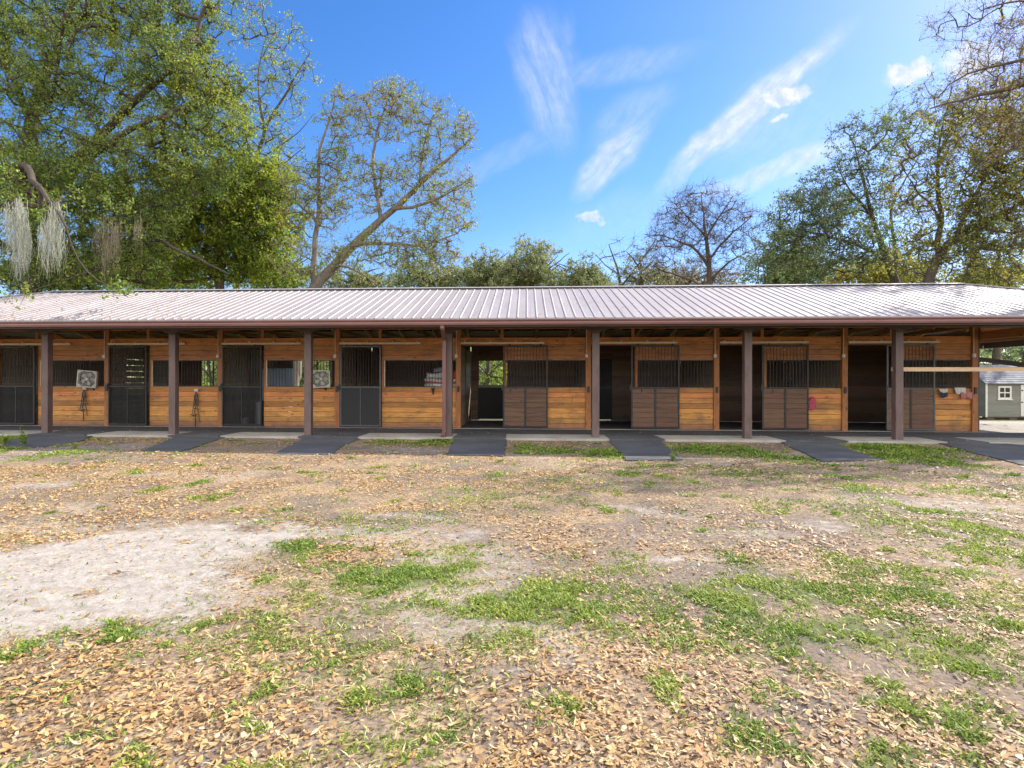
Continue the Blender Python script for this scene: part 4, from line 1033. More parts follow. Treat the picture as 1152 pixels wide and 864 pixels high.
def blob_points(rs, blobs, spacing):
    out = []
    for (c, r, dens) in blobs:
        vol = 4/3*math.pi*r[0]*r[1]*r[2]; n = max(2, int(vol/spacing**3*dens))
        q = rs.normal(size=(n,3)); q /= np.linalg.norm(q, axis=1, keepdims=True); q *= rs.uniform(0, 1, (n,1))**(1/2.6)
        out.append(np.array(c)+q*np.array(r))
    return np.concatenate(out)
LR = 0.66
def make_tree(name, label, limbs, blobs, leaf, bark, spacing=0.9, leaves=60, leaf_size=0.11, clump=0.45, twigs=6, seed=1, tw_r=0.008, group=None, bend=0.12, cat='tree', expo=0.5, minz=2.0, rmax=None, moss=None):
    rs = np.random.RandomState(seed)
    pos = []; par = []; rad = []
    for limb in limbs:                      # limb: list of (Vector, radius)
        pts = [(Vector(p_), r) for p_, r in limb]
        fine = []
        for (a, ra), (b_, rb) in zip(pts[:-1], pts[1:]):
            k = max(2, int((b_-a).length/0.5))
            for j in range(k): fine.append((a.lerp(b_, j/k), ra+(rb-ra)*j/k))
        fine.append(pts[-1])
        # smooth and add wobble
        arr = np.array([list(p_) for p_, _ in fine])
        for _ in range(3): arr[1:-1] = (arr[:-2]+2*arr[1:-1]+arr[2:])/4
        if len(arr) > 3: arr[2:] += np.cumsum(rs.normal(scale=0.036, size=(len(arr)-2, 3)), 0)
        if pos:
            P = np.array(pos); k = int(np.argmin(((P-arr[0])**2).sum(1)))
        else: k = -1
        prev = k
        for q, (p_, (_, r)) in enumerate(zip(arr, fine)):
            if q == 0 and k >= 0: p_ = P[k]*0.6+p_*0.4
            pos.append(np.array(p_)); par.append(prev); rad.append(r*LR); prev = len(pos)-1
    nmain = len(pos)
    base = np.array(limbs[0][0][0])
    C = blob_points(rs, blobs, spacing)
    P = np.array(pos); dmin = np.array([np.sqrt(((P-c)**2).sum(1).min()) for c in C])
    C = C[np.argsort(dmin)]
    ends = []
    BUF = np.zeros((60000, 3)); nb_ = 0
    for c in C:
        while nb_ < len(pos): BUF[nb_] = pos[nb_]; nb_ += 1
        P = BUF[:nb_]
        d = P-c; dist = np.sqrt((d**2).sum(1))
        # prefer joining from nodes nearer the trunk and below
        score = dist + 0.35*np.maximum(0, P[:,2]-c[2]) + np.where(np.arange(len(P)) < nmain, 0.0, 0.05)
        score = score + np.where(P[:,2] < minz, 5.0, 0)
        k = int(np.argmin(score)); a = P[k]; L = dist[k]
        m_ = max(2, int(L/0.35)); prev = k
        perp = rs.normal(size=3); perp -= perp.dot(c-a)*(c-a)/(L*L+1e-6)
        off = perp*bend*L*0.5 + np.array([0,0,-0.06*L])
        for j in range(1, m_+1):
            u = j/m_; q = a+(c-a)*u + off*math.sin(math.pi*u) + rs.normal(scale=0.02, size=3)*(0.3+L*0.1)
            pos.append(q); par.append(prev); rad.append(0.0); prev = len(pos)-1
        ends.append(prev)
    N = len(pos); P = np.array(pos); par = np.array(par); cnt = np.zeros(N); cnt[ends] += 1
    for i in range(N-1, -1, -1):
        if par[i] >= 0: cnt[par[i]] += cnt[i]
    R = tw_r*np.maximum(cnt, 1)**expo
    main = np.array(rad); R[:nmain] = np.maximum(main[:nmain], np.minimum(R[:nmain], main[:nmain]*1.3))
    R[nmain:] = np.minimum(R[nmain:], 0.11)
    e = np.where(par >= 0)[0]
    R0 = R[par[e]].copy(); thin = e >= nmain
    R0[thin] = np.minimum(R0[thin], R[e][thin]*1.5)
    Vs, Fs = [], []; off_ = 0
    big = R[e] > 0.05
    for sel, n in ((big, 9), (~big, 4)):
        if sel.any():
            # extend slightly for closed joints
            a, b_ = P[par[e[sel]]], P[e[sel]]; dd = b_-a; ln = np.linalg.norm(dd, axis=1, keepdims=True)
            ext = dd/np.maximum(ln, 1e-6)*(R[e[sel]][:,None]*0.35)
            V, F = tubes_np(a-ext, b_+ext, R0[sel], R[e[sel]], n); Vs.append(V); Fs.append(F+off_); off_ += len(V)
    # fine twigs and leaves
    E = P[ends]; nE = len(E)
    tdir = rs.normal(size=(nE, twigs, 3)); tdir[:,:,2] += 0.15; tdir /= np.linalg.norm(tdir, axis=2, keepdims=True)
    tl = clump*rs.uniform(0.5, 1.15, (nE, twigs, 1)); T1 = E[:,None,:]+tdir*tl
    a = np.repeat(E[:,None,:], twigs, 1).reshape(-1, 3); b_ = T1.reshape(-1, 3)
    V, F = tubes_np(a, b_, np.full(len(a), tw_r*0.8), np.full(len(a), tw_r*0.3), 3); Vs.append(V); Fs.append(F+off_)
    root = thing(name, label, cat, tuple(base), group)
    to = raw_mesh('trunk', np.concatenate(Vs), np.concatenate(Fs), bark, smooth=True); to.parent = root; to.location = -Vector(base)
    print('TREE', name, nE, nE*leaves)
    if leaves > 0:
        n = nE*leaves; ti = rs.randint(0, twigs, n); ei = np.repeat(np.arange(nE), leaves)
        u = rs.uniform(0.25, 1.1, (n,1)); lc = E[ei] + (T1[ei, ti]-E[ei])*u + rs.normal(scale=clump*0.13, size=(n,3))
        keepd = 0.12+0.88*rs.uniform(0, 1, nE)**1.2; kp = rs.uniform(0, 1, n) < keepd[ei]; lc = lc[kp]
        V, F = leaf_quads(lc, leaf_size, rs)
        co = raw_mesh('crown', V, F, leaf); co.parent = root; co.location = -Vector(base)
    return root
def A(px, py, D): return at(px, py, D)
def blob(px, py, D, rx, ry, rd, dens=1.0):
    c = at(px, py, D); s_ = D/FPX
    return (tuple(c), (rx*s_, rd, ry*s_), dens)
def base(px, D): 
    p_ = at(px, 430, D); p_.z = float(zground(p_.x, p_.y))-0.1; return p_

# big live oak at the left, crown reaching over the stable
D0 = 23.5
oak = make_tree('live_oak', 'huge dense live oak filling the upper left, its branches reaching over the roof', [
    [(base(38, D0), .50), (A(36,250,D0), .42), (A(40,150,D0), .34), (A(50,90,D0), .25), (A(70,45,D0), .18), (A(95,-10,D0), .10)],
    [(A(37,200,D0), .28), (A(95,175,D0-1), .22), (A(150,120,D0-1.5), .17), (A(185,95,D0-2), .12), (A(235,62,D0-2), .07)],
    [(A(36,230,D0), .26), (A(80,205,D0-1), .22), (A(115,175,D0-2), .17), (A(150,150,D0-2.5), .12), (A(200,130,D0-3), .07)],
    [(A(36,260,D0), .22), (A(30,215,D0-3), .18), (A(10,185,D0-6), .14), (A(20,215,D0-8.5), .09), (A(40,255,D0-10), .05)],
    [(A(40,150,D0), .20), (A(20,100,D0-1), .15), (A(-10,60,D0-1), .09)],
    [(A(37,220,D0), .22), (A(100,240,D0-2), .16), (A(170,262,D0-3), .12), (A(225,285,D0-3.5), .08), (A(260,300,D0-4), .04)],
    [(A(36,280,D0), .20), (A(85,300,D0-1), .13), (A(160,318,D0-2), .09), (A(175,322,D0-2), .05)],
    [(A(36,240,D0), .20), (A(-30,200,D0-1), .15), (A(-100,170,D0-2), .09)],
    [(A(50,90,D0), .13), (A(55,130,D0-1.5), .10), (A(66,60,D0-2), .07), (A(72,20,D0-2.5), .05)],
    ], [blob(120,70,D0-1,110,60,2.5,.62), blob(215,85,D0-2,62,48,2.0,1.0), blob(60,210,D0-4,75,40,2.5,.9), blob(20,235,D0-7,60,35,2.0,.9),
        blob(150,225,D0-2,75,40,2,1.1), blob(205,170,D0-2,55,55,2,.7), blob(120,290,D0-2.5,90,26,2,.9), blob(40,295,D0-4,50,26,2,.8), blob(0,60,D0-1,90,60,2.5,.6), blob(40,-10,D0,110,50,3,.7), blob(180,5,D0-1,90,48,2.5,.8), blob(-80,160,D0-2,60,90,3,.6), blob(120,140,D0-1.5,80,45,1.8,.6), blob(235,110,D0-2,42,50,1.8,1.0), blob(18,160,D0-3,46,46,1.8,.9), blob(40,95,D0-3,50,34,1.6,.7), blob(45,215,D0-5,46,34,1.6,.9), blob(85,300,D0-5,50,22,1.4,.9), blob(-5,290,D0-6,40,40,1.5,.7), blob(190,190,D0-2.5,70,45,1.8,.8), blob(90,180,D0-3,60,40,1.8,.6), blob(110,255,D0-4,80,35,2,.8), blob(120,328,14.2,20,8,.5,2.0), blob(16,330,13.8,20,6,.5,1.0)],
    M['l_oak'], M['bark_dark'], spacing=0.56, leaves=96, leaf_size=0.102, clump=0.52, seed=3, tw_r=0.010)

# yellow green oak lower right of it
D1 = 27
make_tree('young_oak', 'bright yellow green oak glowing in the sun behind the left part of the roof', [
    [(base(250, D1), .30), (A(250,330,D1), .26), (A(252,280,D1), .2), (A(262,230,D1), .13), (A(280,180,D1), .07)],
    [(A(250,320,D1), .16), (A(215,290,D1-.5), .12), (A(195,250,D1-1), .07)], [(A(251,300,D1), .15), (A(290,270,D1-.5), .1), (A(320,240,D1-.5), .05)],
    [(A(252,310,D1), .13), (A(200,322,D1-.5), .1), (A(165,300,D1-1), .06)]],
    [blob(255,235,D1-.5,68,56,2.6,1.2), blob(292,215,D1,44,48,2,1.1), blob(215,230,D1-.5,60,50,2,.8), blob(312,196,D1+.5,26,24,1.2,.9), blob(322,250,D1,26,40,1.5,.9), blob(175,262,D1-1,46,30,1.6,.8), blob(262,140,D1,34,38,1.5,.7), blob(300,305,D1,60,18,1.8,1.0), blob(225,306,D1,60,16,1.8,1.0), blob(150,310,D1,60,14,1.8,1.0), blob(210,280,D1-.5,70,34,2.2,.95), blob(292,272,D1,52,34,2.2,.9), blob(240,170,D1,35,30,2,.5)],
    M['l_yellow'], M['bark'], spacing=0.54, leaves=85, leaf_size=0.13, clump=0.5, seed=7, tw_r=0.009)

# tall thin branched tree behind it
D2 = 30
make_tree('tall_thin_tree', 'tall thin branched tree with few green leaves rising behind the yellow green oak', [
    [(base(262, D2), .22), (A(265,300,D2), .19), (A(280,200,D2), .14), (A(300,130,D2), .10), (A(325,85,D2), .06), (A(345,50,D2), .03)],
    [(A(285,190,D2), .09), (A(300,175,D2), .07), (A(335,150,D2-.5), .04), (A(352,125,D2-.5), .02)], [(A(295,140,D2), .08), (A(290,90,D2), .05), (A(300,40,D2), .03)], [(A(275,220,D2), .09), (A(310,190,D2), .06), (A(345,165,D2), .03)]],
    [blob(300,110,D2,45,58,1.8,.55), blob(325,75,D2,38,32,1.5,.6), blob(295,165,D2,50,40,1.8,.7), blob(290,30,D2,50,36,1.8,.5)],
    M['l_yellow'], M['bark'], spacing=0.62, leaves=36, leaf_size=0.11, clump=0.5, seed=9, tw_r=0.010)

# leaning tree with rusty leaves
D3 = 25
make_tree('leaning_tree', 'leaning grey trunk tree with sparse rust and green leaves left of the open sky', [
    [(base(325, D3), .34), (A(340,330,D3), .31), (A(368,300,D3), .27), (A(400,270,D3), .22), (A(428,246,D3), .18), (A(460,212,D3), .13), (A(495,180,D3), .09), (A(520,158,D3), .05), (A(536,144,D3), .02)],
    [(A(352,318,D3), .16), (A(352,280,D3), .14), (A(360,225,D3), .11), (A(358,180,D3-.5), .08), (A(375,135,D3-.5), .05), (A(382,105,D3-.5), .03)],
    [(A(428,246,D3), .12), (A(422,200,D3+.3), .09), (A(420,160,D3+.4), .07), (A(438,125,D3+.4), .04), (A(446,92,D3+.4), .02)],
    [(A(440,235,D3), .10), (A(475,232,D3-.5), .08), (A(510,215,D3-.8), .05), (A(530,200,D3-1), .02)],
    [(A(395,275,D3), .12), (A(430,272,D3-.7), .09), (A(470,278,D3-1), .06), (A(515,262,D3-1.2), .03)],
    [(A(470,205,D3), .08), (A(478,165,D3+.5), .06), (A(488,130,D3+.6), .04), (A(500,108,D3+.6), .02)],
    [(A(360,250,D3), .09), (A(330,225,D3+.5), .06), (A(310,190,D3+.8), .04), (A(320,150,D3+.8), .02)], [(A(372,298,D3), .09), (A(400,300,D3-.7), .06), (A(425,322,D3-1), .04)]],
    [blob(440,125,D3+.3,48,34,1.4,.95), blob(385,150,D3-.3,32,44,1.4,.7), blob(490,150,D3+.2,44,40,1.4,.6), blob(350,225,D3,44,50,1.5,.75), blob(470,200,D3,50,34,1.5,.7), blob(500,240,D3-.8,36,36,1.4,.85),
     blob(440,280,D3-.8,70,26,1.6,.9), blob(400,210,D3,50,40,1.5,.6), blob(490,288,D3-.8,40,22,1.4,.8), blob(526,152,D3,16,18,.8,1.0), blob(522,212,D3-.8,18,22,.9,1.0), blob(382,106,D3-.3,20,18,.8,.8), blob(446,100,D3+.3,24,16,.8,.8), blob(345,290,D3,50,24,1.6,.6)],
    M['l_rust'], M['bark_pale'], spacing=0.43, leaves=30, leaf_size=0.095, clump=0.42, seed=13, tw_r=0.0085, bend=0.2)

# distant oaks along the roof line
def far_tree(px, ptop, D, rx, leaf, bark, name, label, seed, leaves=60, dens=1.0, group=None, spacing=0.72, lean=0, twr=0.012, ls=0.17, clump=0.6):
    s_ = D/FPX; mid = (ptop+322)/2; h = (340-ptop)/2
    rs = np.random.RandomState(seed)
    limbs = [[(base(px-lean, D), .30), (A(px-lean*.6,325,D), .25), (A(px-lean*.3,mid+10,D), .17), (A(px,mid-8,D), .10), (A(px+lean*.2,ptop+8,D), .03)]]
    for k in range(5):
        sg = -1 if k % 2 else 1; ys = 322-(322-mid)*rs.uniform(0.1, 1.0); ex = rx*rs.uniform(.45,.85)*sg
        limbs.append([(A(px-lean*.5,ys,D), .13), (A(px+ex*.45,ys-h*.25,D+rs.uniform(-1,1)), .09), (A(px+ex,ys-h*rs.uniform(.4,.7),D+rs.uniform(-1.5,1.5)), .03)])
    blobs = []
    for k in range(7):
        a = rs.uniform(0, 2*math.pi); rr = rs.uniform(.15,.7)
        blobs.append(blob(px+rx*rr*math.cos(a), mid+8+h*.75*rr*math.sin(a), D+rs.uniform(-1.5,1.5), rx*rs.uniform(.3,.5), h*rs.uniform(.35,.5), 2.0, dens*rs.uniform(.6,1.1)))
    blobs.append(blob(px, mid, D, rx*.6, h*.9, 2.2, dens*.5)); blobs.append(blob(px-rx*.4, 314, D, rx*.65, 16, 1.8, dens)); blobs.append(blob(px+rx*.4, 316, D+.5, rx*.65, 14, 1.8, dens))
    return make_tree(name, label, limbs, blobs, leaf, bark, spacing=spacing, leaves=leaves, leaf_size=ls, clump=clump, seed=seed, tw_r=twr, group=group, bend=0.2)
gt = 'distant trees along the roof line'
gb = 'trees filling the gap under the live oak'
far_tree(175, 262, 37, 80, M['l_oak'], M['bark_dark'], 'background_oak', 'green oak showing low over the ridge beneath the middle of the live oak crown', 71, leaves=70, group=gb, dens=1.3)
far_tree(70, 270, 38, 80, M['l_oak'], M['bark_dark'], 'background_oak', 'green oak behind the hanging moss at the left edge', 72, leaves=70, group=gb, dens=1.3)
far_tree(310, 275, 38, 50, M['l_yellow'], M['bark'], 'background_oak', 'yellow green oak low behind the foot of the leaning tree', 73, leaves=60, group=gb, dens=1.2)
far_tree(400, 298, 40, 44, M['l_far'], M['bark'], 'background_oak', 'low olive tree behind the leaning trunk just over the ridge', 74, leaves=60, group=gb)
far_tree(890, 280, 38, 60, M['l_dark'], M['bark'], 'background_oak', 'dark oak low over the ridge right of the bare tree', 75, leaves=70, group=gb, dens=1.2)
far_tree(1000, 285, 36, 70, M['l_mixed'], M['bark'], 'background_oak', 'mixed green oak low behind the twin trunks at the right', 76, leaves=60, group=gb, dens=1.1)
far_tree(1120, 290, 37, 60, M['l_mixed'], M['bark'], 'background_oak', 'mixed green oak behind the sloping right end of the roof', 77, leaves=60, group=gb, dens=1.0)
far_tree(600, 266, 42, 50, M['l_far'], M['bark'], 'distant_oak', 'distant open crowned oak poking highest above the middle of the ridge', 31, leaves=70, group=gt)
far_tree(548, 280, 46, 40, M['l_far'], M['bark'], 'distant_oak', 'distant olive oak just left of the middle, beside the leaning tree', 32, leaves=80, group=gt)
far_tree(655, 292, 44, 38, M['l_far'], M['bark'], 'distant_oak', 'low distant oak right of the tallest middle one', 33, leaves=80, group=gt)
far_tree(480, 292, 44, 44, M['l_far'], M['bark'], 'distant_oak', 'low distant oak under the limbs of the leaning tree', 34, leaves=70, group=gt)
far_tree(572, 296, 50, 60, M['l_far'], M['bark'], 'distant_oak', 'broad low grey green oak farthest behind the middle of the ridge', 81, leaves=46, group=gt, dens=0.75)
far_tree(770, 298, 48, 70, M['l_brown'], M['bark'], 'distant_oak', 'brown budding wood behind the foot of the tall bare tree', 83, leaves=30, group=gt, dens=1.3)
far_tree(722, 283, 36, 34, M['l_far'], M['bark'], 'budding_tree', 'low rounded budding tree left of the tall bare tree', 35, leaves=75, group=gt, spacing=1.0, clump=.6, ls=.13)
# bare trees
D5 = 33
make_tree('bare_tree', 'tall leafless tree with fine dark twigs standing against the sky', [
    [(base(797, D5), .25), (A(797,330,D5), .2), (A(800,290,D5), .16), (A(797,262,D5), .11), (A(792,235,D5), .05), (A(790,214,D5), .02)],
    [(A(798,300,D5), .12), (A(785,280,D5-.5), .09), (A(760,268,D5-1), .06), (A(735,262,D5-1), .03)], [(A(800,290,D5), .10), (A(820,262,D5+.5), .07), (A(842,245,D5+.5), .03)],
    [(A(798,270,D5), .07), (A(775,245,D5), .05), (A(760,228,D5), .02)], [(A(797,262,D5), .07), (A(812,240,D5), .05), (A(825,218,D5), .02)],
    [(A(797,318,D5), .09), (A(812,300,D5), .07), (A(830,290,D5), .04), (A(850,285,D5), .02)], [(A(797,325,D5), .09), (A(770,312,D5), .07), (A(745,305,D5), .03)]],
    [blob(793,236,D5,48,30,1.8,1.1), blob(830,255,D5,32,24,1.8,1.0), blob(765,256,D5,36,24,1.8,1.0), blob(795,285,D5,72,28,1.8,.8), blob(735,285,D5,30,22,1.4,.7)],
    M['l_brown'], M['bark'], spacing=0.52, leaves=5, leaf_size=0.09, clump=0.6, twigs=9, seed=41, tw_r=0.007, bend=0.25)
D6 = 36
make_tree('bare_tree', 'short spreading leafless tree between the middle oaks and the budding tree', [
    [(base(705, D6), .2), (A(703,325,D6), .16), (A(698,300,D6), .1), (A(690,275,D6), .04)], [(A(702,318,D6), .09), (A(720,298,D6), .07), (A(738,270,D6), .03)], [(A(700,310,D6), .08), (A(680,300,D6), .05), (A(668,285,D6), .02)]],
    [blob(695,288,D6,34,20,1.8,.8), blob(725,275,D6,30,18,1.8,.7), blob(750,265,D6,26,20,1.5,.6)], M['l_brown'], M['bark'], spacing=0.95, leaves=6, leaf_size=0.10, clump=0.6, twigs=9, seed=43, tw_r=0.010, bend=0.25)

# right-hand trees
D7 = 29
make_tree('dark_oak', 'dark blue green oak with two twisting trunks right of the bare tree', [
    [(base(1022, D7), .3), (A(1012,325,D7), .24), (A(995,285,D7), .19), (A(985,255,D7), .14), (A(978,225,D7), .10), (A(972,190,D7), .06), (A(962,150,D7), .03)],
    [(A(1008,312,D7), .15), (A(1005,270,D7+.5), .12), (A(998,235,D7+.5), .09), (A(1012,205,D7+.8), .06), (A(1030,175,D7+1), .03)],
    [(A(985,250,D7), .09), (A(960,215,D7-.5), .06), (A(945,180,D7-.5), .03)], [(A(995,290,D7), .10), (A(950,270,D7-1), .08), (A(905,262,D7-1), .04)]],
    [blob(905,240,D7-.5,42,36,2.2,1.0), blob(935,280,D7-.5,66,34,2.4,1.15), blob(975,165,D7,40,42,1.8,.65), blob(950,215,D7,48,30,2,.8), blob(870,285,D7-.5,32,28,2,.9), blob(1010,140,D7+.5,30,36,1.8,.5), blob(985,240,D7,40,30,1.8,.6)],
    M['l_dark'], M['bark'], spacing=0.53, leaves=50, leaf_size=0.11, clump=0.48, seed=51, tw_r=0.009, bend=0.2)
D8 = 25
make_tree('tall_oak', 'tall oak with yellow and green leaves and a curving pale trunk at the right', [
    [(base(1040, D8), .30), (A(1043,325,D8), .26), (A(1050,290,D8), .22), (A(1062,270,D8), .18), (A(1090,252,D8), .13), (A(1125,235,D8-.5), .09), (A(1165,215,D8-1), .05)],
    [(A(1052,285,D8), .14), (A(1060,240,D8+.5), .11), (A(1050,200,D8+.5), .08), (A(1060,150,D8+.5), .05), (A(1070,100,D8+.5), .03)],
    [(A(1075,262,D8), .10), (A(1100,215,D8-.5), .08), (A(1120,170,D8-.5), .06), (A(1140,130,D8-1), .04)],
    [(A(1090,252,D8), .08), (A(1120,262,D8-1), .06), (A(1160,270,D8-1.5), .03)], [(A(1055,240,D8), .07), (A(1035,215,D8), .05), (A(1020,190,D8), .03)]],
    [blob(1050,205,D8,48,46,2,.75), blob(1080,255,D8,50,36,2,.8), blob(1105,190,D8-.5,52,46,2.2,.7), blob(1140,240,D8-1,50,34,2.2,.85), blob(1110,290,D8-1,60,22,2,.6), blob(1055,150,D8,48,36,1.8,.5), blob(1160,160,D8-1,40,60,2.2,.7), blob(1040,285,D8+.5,40,26,2,.8), blob(1125,130,D8,50,40,2,.9), blob(1085,130,D8+.5,36,34,1.6,.7), blob(1150,200,D8,40,40,2,.9), blob(1120,270,D8+1,50,30,2,.9), blob(1130,310,D8,60,14,2,.6)],
    M['l_mixed'], M['bark'], spacing=0.50, leaves=40, leaf_size=0.105, clump=0.45, seed=53, tw_r=0.009, bend=0.22)
D9 = 18
make_tree('budding_oak', 'nearly bare reddish branches hanging in from the upper right corner', [
    [(base(1370, D9+6), .40), (A(1360,250,D9+5), .34), (A(1330,130,D9+4), .28), (A(1270,80,D9+2), .2), (A(1190,92,D9), .13), (A(1120,115,D9-.5), .08), (A(1070,130,D9-1), .03)],
    [(A(1240,84,D9+1), .10), (A(1180,60,D9), .07), (A(1120,62,D9-.5), .04), (A(1070,88,D9-.5), .02)], [(A(1270,90,D9+2), .12), (A(1210,130,D9+1), .09), (A(1150,160,D9), .06), (A(1095,185,D9), .03)],
    [(A(1300,90,D9+3), .12), (A(1230,20,D9+1), .08), (A(1150,5,D9), .05), (A(1090,20,D9), .02)]],
    [blob(1110,95,D9,52,32,1.5,.85), blob(1150,60,D9,60,36,1.5,.8), blob(1130,150,D9,52,30,1.5,.7), blob(1180,110,D9,52,60,1.6,.8), blob(1110,20,D9,62,34,1.5,.7), blob(1045,110,D9,24,30,1.2,.5), blob(1260,80,D9+2,80,60,2,.5)],
    M['l_bud'], M['bark'], spacing=0.40, leaves=22, leaf_size=0.06, clump=0.38, twigs=7, seed=57, tw_r=0.0045, bend=0.18, rmax=.1)

# understorey trees seen through the stalls and under the eaves
gu_ = 'bushes and young trees beyond the stable'
BL = ['leafy bush beyond the stable seen through the first bright bar opening', 'leafy bush beyond the stable seen through the second bright bar opening', 'sunlit bush and trunk framed by the open doorway in the middle of the stable', 'dark green tree above the shed at the right edge', 'green bush beside the left corner of the shed', 'dense tree behind the shed and the pale board']
for k, (px, top, D, rx, lf, sd) in enumerate([(238, 345, 36, 60, 'l_bright', 61), (345, 345, 38, 70, 'l_bright', 62), (552, 350, 34, 60, 'l_bright', 63), (1150, 345, 44, 46, 'l_dark', 64), (1101, 405, 36, 12, 'l_dark', 65), (1122, 330, 50, 60, 'l_dark', 66)]):
    b0 = base(px-8 if k == 2 else px, D)
    limbs = [[(b0, .14), (A(px, 430, D), .13), (A(px-4, 400, D), .10), (A(px+5, (top+400)/2, D), .05)], [(A(px, 420, D), .07), (A(px+rx*.4, 395, D), .03)], [(A(px, 425, D), .07), (A(px-rx*.4, 400, D), .03)]]
    if k == 4: limbs = [[(b0, .05), (A(px, 440, D), .03), (A(px, 425, D), .02)]]
    bl = [blob(px, (top+430)/2, D+.5, rx, (440-top)/2, 2.0, 1.0), blob(px-rx*.5, 430, D+1, rx*.6, 22, 1.5, 1.0), blob(px+rx*.5, 432, D+1, rx*.6, 22, 1.5, 1.0)] if k != 4 else [blob(px, 428, D, rx, 26, 1.0, 2.0)]
    make_tree('leafy_bush' if k in (0,1,2,4) else 'woodland_tree', BL[k], limbs, bl, M[lf], M['bark_dark'], spacing=1.0, leaves=75, leaf_size=0.17, clump=0.6, seed=sd, tw_r=0.012, cat='bush' if k in (0,1,2,4) else 'tree', group=gu_, minz=0.3)

# far wood as one mass
rs = np.random.RandomState(99)
n = 26000
th = rs.uniform(-1.15, 1.15, n); D = rs.uniform(58, 78, n)
wx = np.tan(th)*55*0.9; wy = D
hmax = 4.0+4.5*fbm(wx, D*0.3, 0.12, 5, 3)
wz = rs.uniform(0, 1, n)**0.8*hmax - 0.6
V, F = leaf_quads(np.stack([wx, wy, wz], -1), 0.85, rs, 0.7)
tag(raw_mesh('far_wood', V, F, M['l_far']), 'far strip of mixed woodland beyond the paddock', 'woodland', kind='stuff')

# spanish moss ------------------------------------------------
def moss(px0, px1, py0, py1, D, mat, label, n, seed, lean=0.0):
    rs = np.random.RandomState(seed); V = []; F = []
    Pm = []; 
    root = at((px0+px1)/2, py0, D)
    vs, fs = [], []
    walk = np.cumsum(rs.normal(size=(n, 10, 2))*0.018, 1)
    heads = [(rs.uniform(px0, px1), py0+rs.uniform(-14, 0.38*(py1-py0))) for _ in range(max(7, n//30))]
    for k in range(n):
        hx, hy = heads[rs.randint(len(heads))]
        L = (0.25+0.75*rs.uniform(0, 1)**1.6)*(py1-hy)*(1-0.4*abs((hx-(px0+px1)/2)/(px1-px0)))
        p = at(hx+rs.normal()*3.2, hy+rs.uniform(-6, 10), D+rs.normal()*0.25)
        zl = L*D/FPX; m_ = 9; w = rs.uniform(0.003, 0.009); ph = rs.uniform(0, 6.28); am = rs.uniform(0.01, 0.04)
        ang = rs.uniform(0, math.pi); dx, dy = math.cos(ang)*w, math.sin(ang)*w
        b0 = len(vs)
        for j in range(m_+1):
            u = j/m_; q = (p.x+am*math.sin(ph+u*9)+lean*u+walk[k,j,0], p.y+am*math.cos(ph*2+u*8)+walk[k,j,1], p.z-zl*u)
            ww = 1-0.7*u
            vs.append((q[0]-dx*ww, q[1]-dy*ww, q[2])); vs.append((q[0]+dx*ww, q[1]+dy*ww, q[2]))
        for j in range(m_): fs.append((b0+2*j, b0+2*j+1, b0+2*j+3, b0+2*j+2))
    o = raw_mesh('spanish_moss', np.array(vs), np.array(fs), mat)
    return tag(o, label, 'moss', 'spanish moss hanging from the oak')
moss(6, 36, 232, 322, 14.6, M['moss'], 'longest pale grey spanish moss curtain at the left edge under the oak', 400, 1)
moss(42, 68, 238, 320, 14.8, M['moss'], 'second pale grey spanish moss curtain just right of the longest one', 250, 2)
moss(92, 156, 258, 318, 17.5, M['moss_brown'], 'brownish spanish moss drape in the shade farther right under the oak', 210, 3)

# ================================================================ YARD LITTER AND GRASS
rs = np.random.RandomState(17)
def on_paved(X, Y):
    r = (Y > 13.70)
    for pw in PATHW: r |= in_poly(X, Y, pw)
    return r
def sample(n, y0, y1, power=1.0):
    Y = y0 + (y1-y0)*rs.uniform(0, 1, n)**power
    halfw = 1.5 + Y*1.12
    X = CAM.x + rs.uniform(-1, 1, n)*halfw + 0.02*Y*0
    return X, Y
def curl_leaf(X, Y, L, W_, rs, lift=0.012):
    n = len(X); a = rs.uniform(0, 2*np.pi, n); tx = rs.normal(scale=0.22, size=n); ty = rs.normal(scale=0.28, size=n); curl = rs.uniform(-0.1, 0.45, n)*L
    ca, sa = np.cos(a), np.sin(a); Z = zground(X, Y)+rs.uniform(0.002, lift, n)+np.abs(ty)*W_*0.5
    V = np.zeros((n, 6, 3))
    prof = [(-.5,.0,1),(-.12,.5,0),(.28,.42,0),(.5,.0,1),(.28,-.42,0),(-.12,-.5,0)]
    for k, (u, w, e) in enumerate(prof):
        lx = u*L; ly = w*W_; lz = curl*e*0.5 + tx*lx + ty*ly + 0.15*np.abs(ly)
        V[:,k,0] = X+ca*lx-sa*ly; V[:,k,1] = Y+sa*lx+ca*ly; V[:,k,2] = Z+np.maximum(lz, -0.003)
    V = V.reshape(-1, 3); b_ = (np.arange(n)*6)[:,None]
    F = np.concatenate([b_+np.array([[0,1,4,5]]), b_+np.array([[1,2,3,4]])], 0)
    F = np.stack([b_+np.array([[0,1,4,5]]), b_+np.array([[1,2,3,4]])], 1).reshape(-1, 4)
    return V, F
Vs, Fs, off_ = [], [], 0
